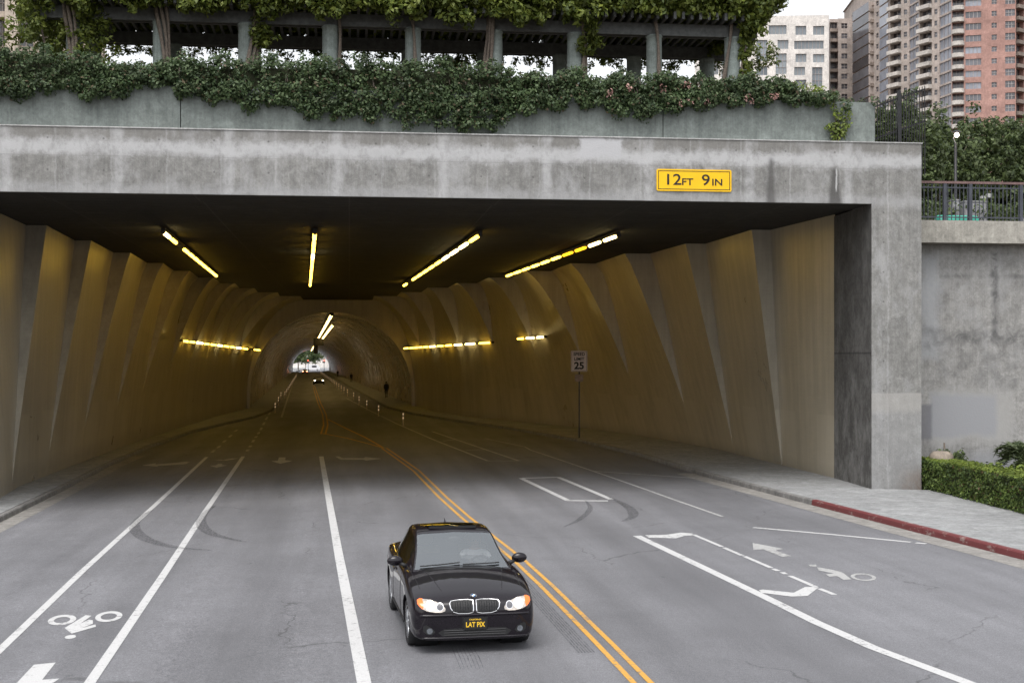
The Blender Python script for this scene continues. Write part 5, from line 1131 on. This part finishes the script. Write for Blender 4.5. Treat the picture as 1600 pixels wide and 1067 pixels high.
BS = [(0.52,0.42,0.74,0.80),(0.70,0.33,0.86,0.93),(0.80,0.25,0.93,1.0),(0.855,0.21,0.955,1.05),(0.872,0.19,0.95,1.03),(0.862,0.19,0.935,0.99),(0.862,0.19,0.925,0.985),(0.868,0.19,0.915,0.99),(0.874,0.19,0.89,0.96),(0.872,0.19,0.84,0.895),(0.855,0.19,0.785,0.825),(0.84,0.185,0.742,0.775),(0.815,0.182,0.705,0.733),(0.775,0.182,0.668,0.69),(0.715,0.19,0.62,0.635),(0.61,0.205,0.57,0.58)]
def cabin_section(p):
    wb, wt, zt = p; zb = 0.90
    return [(wb, zb), (wb*0.992, zb + 0.05), (wb + (wt - wb)*0.5, zb + (zt - zb)*0.52), (wt + 0.02, zt - (zt-zb)*0.11), (wt*0.90, zt - (zt-zb)*0.025), (wt*0.5, zt + 0.0), (0, zt + 0.012)]
CY = [-1.95, -1.55, -1.15, -0.8, -0.35, -0.05, 0.12, 0.45, 0.80, 0.98]
CSx = [(0.62,0.56,0.99),(0.70,0.53,1.19),(0.755,0.535,1.345),(0.78,0.55,1.40),(0.79,0.56,1.412),(0.79,0.56,1.385),(0.785,0.565,1.33),(0.775,0.60,1.17),(0.755,0.66,1.0),(0.73,0.69,0.93)]

def wheel_meshes():
    tyre = MB().lathe([(0.20,-0.095),(0.29,-0.108),(0.315,-0.095),(0.322,-0.05),(0.322,0.05),(0.315,0.095),(0.29,0.108),(0.20,0.095)], (0,0,0), 32, 'x').mesh('tyre')
    rim = MB().lathe([(0.205,0.095),(0.222,0.10),(0.212,0.082),(0.195,0.03),(0.195,-0.09)], (0,0,0), 32, 'x')
    for k in range(5):
        for o in (-0.11, 0.11):
            a = 2*math.pi*k/5 + o; rim.bar((0.085, 0.04*math.cos(a), 0.04*math.sin(a)), (0.08, 0.205*math.cos(a + o*0.3), 0.205*math.sin(a + o*0.3)), 0.032, 0.03, up=(1,0,0))
    rim.lathe([(0,0.10),(0.05,0.098),(0.055,0.06)], (0,0,0), 20, 'x')
    disc = MB().lathe([(0,0.02),(0.15,0.02),(0.15,0.0)], (0,0,0), 24, 'x').mesh('brake_disc')
    return tyre, rim.mesh('rim'), disc
TYRE, RIM, DISC = wheel_meshes()

def make_car(root, paint_m, plate=True, detail=True):
    ny = sorted(set(list(np.linspace(-2.18, 1.7, 46)) + list(np.linspace(1.7, 2.18, 30)))); half = loft_grid(BS, BY, body_section, ny, 41)
    m = MB(); rows = [r + [(-x, y, z) for x, y, z in r[-2:0:-1]] for r in half]; n = len(rows[0]); vs = [p for r in rows for p in r]
    fs = [(i*n + j, i*n + (j+1) % n, (i+1)*n + (j+1) % n, (i+1)*n + j) for i in range(len(rows)-1) for j in range(n)]
    fs += [tuple(range(n))[::-1], tuple(range((len(rows)-1)*n, len(rows)*n))]; m.add(vs, [f[::-1] for f in fs])
    tmp = link('body', m.mesh('body'), None); cutters = []
    for y in (1.44, -1.22):
        for s in (-1, 1):
            c = link('cut', MB().lathe([(0,0),(0.365,0),(0.365,0.42),(0,0.42)], (s*0.80 - 0.21, y, 0.33), 40, 'x').mesh('cut'), None); cutters.append(c)
            b = tmp.modifiers.new('arch', 'BOOLEAN'); b.operation = 'DIFFERENCE'; b.object = c; b.solver = 'EXACT'
    me = evaluated(tmp)
    for o in cutters + [tmp]: bpy.data.objects.remove(o)
    body = link('body', me, paint_m, root, True)
    # flat-shaded nose tip and arch lips stay crisp: mark by angle
    me.set_sharp_from_angle(angle=R(38))
    bm_v = [v.co.copy() for v in me.vertices]; bvh = BVHTree.FromPolygons(bm_v, [tuple(p.vertices) for p in me.polygons])
    def front(x, z, off=0.004):
        h = bvh.ray_cast(Vector((x, 4, z)), Vector((0, -1, 0)))
        return (h[0] + h[1] * off) if h[0] is not None else Vector((x, 1.9, z))
    def top(x, y, off=0.004):
        h = bvh.ray_cast(Vector((x, y, 3)), Vector((0, 0, -1))); return h[0] + h[1] * off
    def side(s, y, z, off=0.004):
        h = bvh.ray_cast(Vector((s*3, y, z)), Vector((-s, 0, 0))); return h[0] + h[1] * off
    def patch(name, outline, mat, parent, off=0.004, rings=5, recess=0.0, smooth=True, fn=front, scale=1.0):
        O = [Vector((x, z, 0)) for x, z in outline]; c = sum(O, Vector()) / len(O); D = []
        for a, b in zip(O, O[1:] + O[:1]): D += [a.lerp(b, k/4) for k in range(4)]
        if scale != 1: D = [c + (q - c) * scale for q in D]
        rows = [[fn(*(c + (q - c) * (k / rings)).xy, off - recess * (1 - (k / rings) ** 3)) for q in D + D[:1]] for k in range(rings, -1, -1)]
        return obj(name, MB().grid(rows), mat, parent, smooth, local=True)
    def mir(o): return [(-x, z) for x, z in o][::-1]
    # cabin
    cny = sorted(set(list(np.linspace(-1.95, 0.98, 90)))); ch = loft_grid(CSx, CY, cabin_section, cny, 37)
    full = [r + [(-x, y, z) for x, y, z in r[-2::-1]] for r in ch]; n = len(full[0]); parts = {}
    def cls(c, j):
        x, y, z = c; ax = abs(x); f = min(j, n - 2 - j) / 36.0            # 0 belt .. 1 centre line
        ws = 0.10 + 0.06
        if y > 0.055 and y < 0.90 and f > 0.53 + 0.02 * (y > 0.8): return 'windscreen'
        if y < -1.02 and y > -1.72 and f > 0.56: return 'rear_window'
        if 0.13 < f < 0.45 and -1.33 < y < 0.40 and not (-0.52 < y < -0.44) and z < 0.90 + 0.52 - 0.02: 
            if y < -0.95 and f > 0.45 - (-0.95 - y) * 0.75: return 'shell'
            return 'side_window_r' if x > 0 else 'side_window_l'
        return 'shell'
    for i in range(len(full) - 1):
        for j in range(n - 1):
            q = [full[i][j], full[i][j+1], full[i+1][j+1], full[i+1][j]]; c = [sum(v[k] for v in q) / 4 for k in range(3)]
            parts.setdefault(cls(c, j), []).append((i*n + j, (i+1)*n + j, (i+1)*n + j + 1, i*n + j + 1))
    allv = [p for r in full for p in r]
    for k, fs in parts.items():
        used = sorted(set(i for f in fs for i in f)); mp = {o: q for q, o in enumerate(used)}
        mb = MB().add([allv[i] for i in used], [tuple(mp[i] for i in f) for f in fs])
        nm = {'shell': 'cabin_shell', 'side_window_r': 'side_window', 'side_window_l': 'side_window'}.get(k, k)
        obj(nm, mb, paint_m if k == 'shell' else windshield_m if k == 'windscreen' else side_glass, root, True, local=True)
    shell_bvh = BVHTree.FromPolygons([Vector(p) for p in allv], [f for fs in parts.values() for f in fs])
    def roof(x, y, off=0.004):
        h = shell_bvh.ray_cast(Vector((x, y, 3)), Vector((0, 0, -1))); nn = h[1] if h[1].z > 0 else -h[1]; return h[0] + nn * off
    # lamps, grille, intakes
    MAT.setdefault('glass_grey', simple('projector_glass', (0.10, 0.10, 0.11), 0.1, 0.2, 20, spec=0.8))
    HL = [(0.405,0.585),(0.40,0.615),(0.43,0.655),(0.52,0.70),(0.62,0.725),(0.72,0.735),(0.765,0.72),(0.765,0.68),(0.72,0.625),(0.65,0.59),(0.55,0.572),(0.46,0.57)]
    lens = NT('headlamp_lens'); lens_m = lens.pbr((0.18, 0.17, 0.17), 0.12, 0.0, 0.6, emit=(1.0, 0.88, 0.74), estr=lens.ramp(lens.noise(9, 3, 0.6), 0.35, 0.65, 0.06, 0.5), coat=0.6) if 'headlamp_lens_done' not in MAT else MAT['headlamp_lens_done']; MAT['headlamp_lens_done'] = lens_m
    amber_m = MAT.setdefault('amber_lens', NT('amber_lens').pbr((0.75, 0.12, 0.02), 0.15, 0, 0.6, emit=(1.0, 0.16, 0.02), estr=0.45, coat=0.6)); beam_m = MAT.setdefault('beam_lens', emitter('dipped_beam', (1.0, 0.90, 0.74), 2.6))
    for o in (HL, mir(HL)):
        s = 1 if o is HL else -1
        h = patch('headlight', o, lens_m, root, 0.006)
        patch('headlight_bezel', o, trim, h, 0.003, scale=1.05)
        A = [(0.70,0.615),(0.69,0.66),(0.70,0.735),(0.735,0.735),(0.768,0.72),(0.768,0.68),(0.735,0.64)]; patch('amber_lens', A if s > 0 else mir(A), amber_m, h, 0.009, 3)
        for cx, cz, rr, mt in ((0.60, 0.655, 0.062, beam_m), (0.475, 0.638, 0.043, MAT['glass_grey'])):
            K = [(s*cx + rr*math.cos(a), cz + rr*math.sin(a)) for a in np.linspace(0, 2*math.pi, 13)[:-1]]; patch('projector', K, mt, h, 0.011, 3); 
            if cx < 0.5: patch('projector_ring', K, chrome, h, 0.010, 3, scale=1.2)
    KG = [(0.028,0.705),(0.10,0.712),(0.22,0.71),(0.315,0.70),(0.335,0.675),(0.325,0.62),(0.29,0.575),(0.22,0.553),(0.10,0.55),(0.035,0.562),(0.026,0.60)]
    for o in (KG, mir(KG)):
        g = patch('kidney_grille', o, trim, root, 0.012); patch('chrome_surround', o, chrome, g, 0.008, 1, scale=1.075)
        xs_ = [x for x, z in o]; x0, x1 = min(xs_), max(xs_)
        for k in range(1, 9):
            x = x0 + (x1 - x0) * k / 9; obj('grille_slat', MB().tube([front(x, z, 0.015) for z in np.linspace(0.575, 0.69, 5)], 0.005, 4), MAT['black_metal'], g, local=True)
    LI = [(0.42,0.345),(0.0,0.36),(-0.42,0.345),(-0.50,0.30),(-0.44,0.245),(0,0.235),(0.44,0.245),(0.50,0.30)]; li = patch('lower_intake', LI, trim, root, 0.004)
    for z in (0.265, 0.295, 0.325): obj('intake_slat', MB().tube([front(x, z, 0.008) for x in np.linspace(-0.42, 0.42, 13)], 0.006, 4), MAT['black_metal'], li, local=True)
    FP = [(0.54,0.31),(0.58,0.365),(0.66,0.405),(0.70,0.39),(0.70,0.32),(0.655,0.275),(0.58,0.27)]
    for o in (FP, mir(FP)):
        s = 1 if o is FP else -1; f = patch('fog_lamp_pocket', o, trim, root, 0.004); K = [(s*0.615 + 0.04*math.cos(a), 0.325 + 0.04*math.sin(a)) for a in np.linspace(0, 2*math.pi, 13)[:-1]]
        patch('fog_lamp', K, MAT.setdefault('fog_lens', simple('fog_lens', (0.12, 0.13, 0.145), 0.12, 0.4, 40, spec=0.8)), f, 0.014, 3)
    # bumper crease line, splitter
    obj('bumper_crease', MB().tube([front(x, 0.525, -0.008) for x in np.linspace(-0.74, 0.74, 31)], 0.021, 8), paint_m, root, True, local=True)
    obj('front_splitter', MB().tube([front(x, 0.222, -0.004) for x in np.linspace(-0.72, 0.72, 31)], 0.019, 8), paint_m, root, True, local=True)
    if detail:
        # emblem: black ring, quartered white and blue
        ec = top(0, 2.03, 0.004); en = (top(0, 2.05, 0.004) - top(0, 2.0, 0.004)).normalized(); nx = Vector((1,0,0)); nrm = nx.cross(en).normalized()
        if nrm.z < 0: nrm = -nrm
        def disc_pts(r, off, a0=0, a1=2*math.pi, k=20): return [ec + nrm*off + nx*r*math.cos(a) + en*r*math.sin(a) for a in np.linspace(a0, a1, k)]
        e = obj('emblem', MB().add(disc_pts(0.046, 0.002, 0, 2*math.pi*0.99, 28), [tuple(range(28))]), chrome, root, local=True)
        obj('emblem_ring', MB().add(disc_pts(0.041, 0.004, 0, 2*math.pi*0.99, 28), [tuple(range(28))]), trim, e, local=True)
        for q in range(4):
            pts = [ec + nrm*0.006] + disc_pts(0.026, 0.006, q*math.pi/2, (q+1)*math.pi/2, 8)
            obj('emblem_quarter', MB().add(pts, [tuple(range(9))]), MAT.setdefault('emblem_w', simple('emblem_white', (0.8,0.8,0.8), 0.4, 0.05)) if q % 2 == 0 else MAT.setdefault('emblem_b', simple('emblem_blue', (0.05,0.2,0.55), 0.4, 0.05)), e, local=True)
        # hood creases and shut lines
        for s in (-1, 1):
            obj('bonnet_crease', MB().tube([top(s*(0.42 + 0.16*f), 1.86 - 0.95*f, 0.0) for f in np.linspace(0, 1, 14)], 0.006, 5), paint_m, body, True, local=True)
            obj('bonnet_shut_line', MB().tube([top(s*(0.70 + 0.05*f), 1.72 - 0.85*f, 0.0005) for f in np.linspace(0, 1, 14)], 0.004, 4), trim, body, local=True)
            obj('door_shut_line', MB().tube([side(s, 0.62, z, 0.0) for z in np.linspace(0.28, 0.88, 10)], 0.004, 4), trim, body, local=True)
            obj('door_shut_line', MB().tube([side(s, -0.55, z, 0.0) for z in np.linspace(0.28, 0.88, 10)], 0.004, 4), trim, body, local=True)
            obj('door_handle', MB().tube([side(s, y, 0.80, 0.02) for y in (-0.42, -0.35, -0.25, -0.2)], [0.012, 0.016, 0.016, 0.012], 6), paint_m, body, True, local=True)
            obj('side_crease', MB().tube([side(s, y, 0.79, -0.004) for y in np.linspace(-1.7, 1.2, 26)], 0.009, 5), paint_m, body, True, local=True)
            obj('sill', MB().tube([side(s, y, 0.25, -0.005) for y in np.linspace(-0.8, 1.0, 16)], 0.025, 6), trim, body, True, local=True)
            mr = obj('side_mirror', MB().sphere((s*0.925, 0.46, 1.02), 0.1, 18, 12, (1.15, 0.62, 0.75)), paint_m, root, True, local=True)
            obj('mirror_stalk', MB().tube([(s*0.75, 0.50, 0.94), (s*0.86, 0.47, 0.985)], [0.035, 0.025], 8), trim, mr, True, local=True); obj('mirror_glass', MB().lathe([(0,0),(0.07,0)], (s*0.925, 0.40, 1.02), 16, 'y'), chrome, mr, local=True)
        patch('sunroof', [(0.36,0.0),(0.30,-0.06),(-0.30,-0.06),(-0.36,0.0),(-0.36,-0.05),(-0.36,-0.58),(0.36,-0.58),(0.36,-0.05)][0:0] or [(0.37,-0.14),(-0.37,-0.14),(-0.38,-0.62),(0.38,-0.62)], side_glass, root, 0.006, fn=roof)
        obj('sunroof_deflector', MB().bar(roof(-0.36, -0.13, 0.025), roof(0.36, -0.13, 0.025), 0.02, 0.035), trim, root, local=True)
        obj('antenna_fin', MB().add([(-0.015,-0.98,1.375),(0.015,-0.98,1.375),(0.0,-1.12,1.37),(0,-1.09,1.45),(0,-1.12,1.45)], [(0,1,3),(1,2,4,3),(2,0,3,4),(0,2,1)]), paint_m, root, local=True)
        for x0, x1 in ((0.60, 0.02), (-0.02, -0.56)):
            pts = []
            for f in np.linspace(0, 1, 8):
                x = x0 + (x1 - x0)*f; y = 0.86 - 0.05*f; h = shell_bvh.ray_cast(Vector((x, y, 3)), Vector((0,0,-1))); pts.append(h[0] + Vector((0, 0.01, 0.02)))
            obj('wiper', MB().tube(pts, 0.010, 5), trim, root, local=True)
        # cabin furniture
        obj('dashboard', MB().grid([[(-0.68,0.88,0.90),(0,0.92,0.91),(0.68,0.88,0.90)],[(-0.70,0.62,0.94),(0,0.6,0.95),(0.70,0.62,0.94)],[(-0.70,0.45,0.90),(0,0.42,0.91),(0.70,0.45,0.90)],[(-0.70,0.42,0.6),(0,0.4,0.6),(0.70,0.42,0.6)]]), trim, root, True, local=True)
        for sx in (-0.36, 0.36):
            st = obj('seat', MB().box(sx-0.24, sx+0.24, -0.35, 0.18, 0.35, 0.52), tan, root, local=True)
            obj('seat_back', MB().add([(sx-0.23,-0.35,0.5),(sx+0.23,-0.35,0.5),(sx+0.21,-0.52,1.08),(sx-0.21,-0.52,1.08),(sx-0.23,-0.48,0.5),(sx+0.23,-0.48,0.5),(sx+0.20,-0.62,1.08),(sx-0.20,-0.62,1.08)], [(0,1,2,3),(5,4,7,6),(3,2,6,7),(1,5,6,2),(4,0,3,7),(0,4,5,1)]), tan, st, local=True); obj('headrest', MB().sphere((sx, -0.58, 1.18), 0.11, 12, 8, (1.1, 0.5, 0.8)), tan, st, True, local=True)
        sw_ = [(-0.36 + 0.185*math.cos(a), 0.36 - 0.06*math.sin(a), 0.86 + 0.175*math.sin(a)) for a in np.linspace(0, 2*math.pi, 25)]; wl_ = obj('steering_wheel', MB().tube(sw_, 0.016, 6, False), trim, root, True, local=True)
        obj('wheel_hub', MB().sphere((-0.36, 0.37, 0.85), 0.07, 10, 8, (1, 0.5, 0.8)), trim, wl_, True, local=True); obj('spoke', MB().bar((-0.53, 0.36, 0.86), (-0.19, 0.36, 0.86), 0.03, 0.02), trim, wl_, local=True)
        obj('rear_view_mirror', MB().sphere((-0.0, 0.10, 1.265), 0.07, 12, 8, (1.5, 0.35, 0.65)), trim, root, True, local=True)
        obj('cabin_floor', MB().box(-0.74, 0.74, -1.6, 0.85, 0.30, 0.34), trim, root, local=True); obj('rear_shelf', MB().box(-0.62, 0.62, -1.6, -1.0, 0.86, 0.9), trim, root, local=True)
    if plate:
        pc = front(0, 0.405, 0.015); pm = simple('plate_black', (0.012, 0.012, 0.012), 0.5, 0.1, 10); gold = simple('plate_gold', (0.80, 0.50, 0.03), 0.5, 0.05, 10, emit=(0.8, 0.5, 0.03), estr=0.0)
        pl = obj('licence_plate', MB().box(-0.155, 0.155, pc.y - 0.01, pc.y + 0.006, 0.33, 0.485), pm, root, local=True)
        obj('plate_frame', MB().box(-0.17, 0.17, pc.y - 0.03, pc.y - 0.011, 0.32, 0.495), trim, pl, local=True)
        for s, size, z, sx, bo in (('LAT PIX', 0.092, 0.395, 0.80, 0.0025), ('CALIFORNIA', 0.026, 0.465, 1.1, 0.0006)):
            tm = text_mesh(s, size, 0.001, sx, bo); tm.transform(Matrix.Translation((0, pc.y + 0.0075, z)) @ Matrix.Rotation(math.pi, 4, 'Z') @ Matrix.Rotation(R(90), 4, 'X')); obj('lettering', tm, gold, pl, local=True)
    for y in (1.44, -1.22):
        for s in (-1, 1):
            w = bpy.data.objects.new('wheel', None); C.objects.link(w); w.parent = root; w.location = (s*0.742, y, 0.322); w.rotation_euler = (0, 0, 0 if s > 0 else math.pi)
            link('tyre', TYRE, rubber, w, True); link('rim', RIM, alloy, w, True); link('brake_disc', DISC, MAT['kerb_grey'], w, True)
            obj('arch_liner', MB().lathe([(0.36,-0.26*s),(0.36,0.05*s)], (s*0.70, y, 0.33), 28, 'x'), trim, root, True, local=True)
    for s in (-1, 1): patch_tail = obj('tail_light', MB().box(s*0.66 - 0.12, s*0.66 + 0.12, -2.17, -2.09, 0.74, 0.86), MAT.setdefault('tail_red', simple('tail_red', (0.4, 0.02, 0.02), 0.2, 0.1, 8)), root, local=True)
    obj('underbody', MB().box(-0.62, 0.62, -1.95, 1.95, 0.15, 0.3), trim, root, local=True)
    return root

HEAD = math.pi + 0.057
car = thing('car', 'black two-door coupe with lit headlights driving out of the tunnel', 'car', (1.56, 20.24, -0.004), HEAD)
make_car(car, CAR_PAINT)

# driver, seated behind the wheel (left seat of the car)
dr = thing('person', 'driver in white shirt behind the windscreen of the black coupe', 'person', (1.56, 20.24, -0.004), HEAD); ox = -0.36
J = dict(pelvis=(ox,-0.22,0.60), belly=(ox,-0.25,0.75), chest=(ox,-0.28,0.92), neck0=(ox,-0.28,1.03), neck=(ox,-0.27,1.09), head=(ox,-0.24,1.18), crown=(ox,-0.25,1.27), ls=(ox-0.185,-0.27,1.0), le=(ox-0.24,-0.03,0.82), lw=(ox-0.17,0.20,0.90), lh=(ox-0.16,0.27,0.93), rs=(ox+0.185,-0.27,1.0), re=(ox+0.24,-0.03,0.82), rw=(ox+0.17,0.20,0.90), rh=(ox+0.16,0.27,0.93), lhip=(ox-0.1,-0.18,0.58), lk=(ox-0.12,0.25,0.60), la=(ox-0.11,0.52,0.40), lt=(ox-0.11,0.62,0.40), rhip=(ox+0.1,-0.18,0.58), rk=(ox+0.12,0.25,0.60), ra=(ox+0.11,0.52,0.40), rt=(ox+0.11,0.62,0.40))
me = body_mesh(J); jeans = simple('dark_trousers', (0.04, 0.045, 0.06), 0.9, 0.2, 10)
multi(me, lambda c: 0 if c.z > 1.06 or c.y > 0.13 and c.z > 0.74 else (1 if c.z > 0.66 else 2), [SKIN, shirt_m, jeans]); link('body', me, None, dr)
face_parts(dr, J['head'], (0, 1, 0), grey_hair)

# cars deeper in the tunnel
def simple_car(name, label, x, y, rz, paint_m, lamps, lamp_m):
    r = thing(name, label, 'car', (x, y, road_z(x, y)), rz)
    ny = np.linspace(-2.18, 2.18, 26); half = loft_grid(BS, BY, body_section, ny, 21); rows = [q + [(-a, b, c) for a, b, c in q[-2:0:-1]] for q in half]; n = len(rows[0])
    fs = [(i*n + j, (i+1)*n + j, (i+1)*n + (j+1) % n, i*n + (j+1) % n) for i in range(len(rows)-1) for j in range(n)] + [tuple(range(n)), tuple(range((len(rows)-1)*n, len(rows)*n))[::-1]]
    obj('body', MB().add([p for q in rows for p in q], fs), paint_m, r, True, local=True)
    ch = loft_grid(CSx, CY, cabin_section, np.linspace(-1.95, 0.98, 16), 13); obj('cabin_shell', MB().grid([q + [(-a, b, c) for a, b, c in q[-2::-1]] for q in ch]), side_glass if False else paint_m, r, True, local=True)
    obj('windscreen', MB().add([(-0.66,0.86,1.0),(0.66,0.86,1.0),(0.55,0.12,1.36),(-0.55,0.12,1.36)], [(0,1,2,3)]), win_dark, r, local=True)
    for yy in (1.44, -1.22):
        for s in (-1, 1):
            w = bpy.data.objects.new('wheel', None); C.objects.link(w); w.parent = r; w.location = (s*0.77, yy, 0.322); w.rotation_euler = (0, 0, 0 if s > 0 else math.pi); link('tyre', TYRE, rubber, w, True); link('rim', RIM, alloy, w, True)
    yl = 2.1 if lamps == 'headlight' else -2.16
    for s in (-1, 1): obj(lamps, MB().sphere((s*0.62, yl, 0.66 if lamps == 'headlight' else 0.8), 0.10, 10, 8, (1.2, 0.5, 0.8)), lamp_m, r, True, local=True)
    return r
p = on_road(498, 600.5)
simple_car('car', 'dark car with headlights on deep inside the bore facing out', p.x, p.y, math.pi + 0.03, trim, 'headlight', emitter('far_headlight', (1.0, 0.85, 0.6), 9))
p = on_road(476.5, 584); simple_car('car', 'car with glowing tail lights at the far tunnel exit', p.x, min(p.y, 470), 0.03, simple('silver_paint', (0.4, 0.4, 0.42), 0.3, 0.1, 3, metal=0.5), 'tail_light', emitter('far_tail_light', (1.0, 0.30, 0.15), 16))
yb = 520; xb = fxp(489, yb); zb = fz
bs = thing('white_van', 'white van crossing beyond the far tunnel exit', 'van', (xb, yb, zb))
obj('body', MB().add([(xb-2.6,yb-1,zb+0.35),(xb+2.6,yb-1,zb+0.35),(xb+2.6,yb-1,zb+1.3),(xb+1.7,yb-1,zb+2.3),(xb-2.6,yb-1,zb+2.4),(xb-2.6,yb+1,zb+0.35),(xb+2.6,yb+1,zb+0.35),(xb+2.6,yb+1,zb+1.3),(xb+1.7,yb+1,zb+2.3),(xb-2.6,yb+1,zb+2.4)], [(0,1,2,3,4),(9,8,7,6,5),(4,3,8,9),(3,2,7,8),(2,1,6,7),(0,4,9,5)]), simple('van_white', (0.75, 0.75, 0.76), 0.4, 0.05, 2), bs)
obj('side_window', MB().box(xb-0.4, xb+1.4, yb-1.03, yb-1.002, zb+1.3, zb+2.0), win_dark, bs)
for s in (-1.7, 1.7): obj('wheel', MB().lathe([(0.2,-0.1),(0.34,-0.1),(0.34,0.1),(0.2,0.1),(0,0.1)], (xb+s, yb-0.93, zb+0.33), 18, 'y'), rubber, bs)
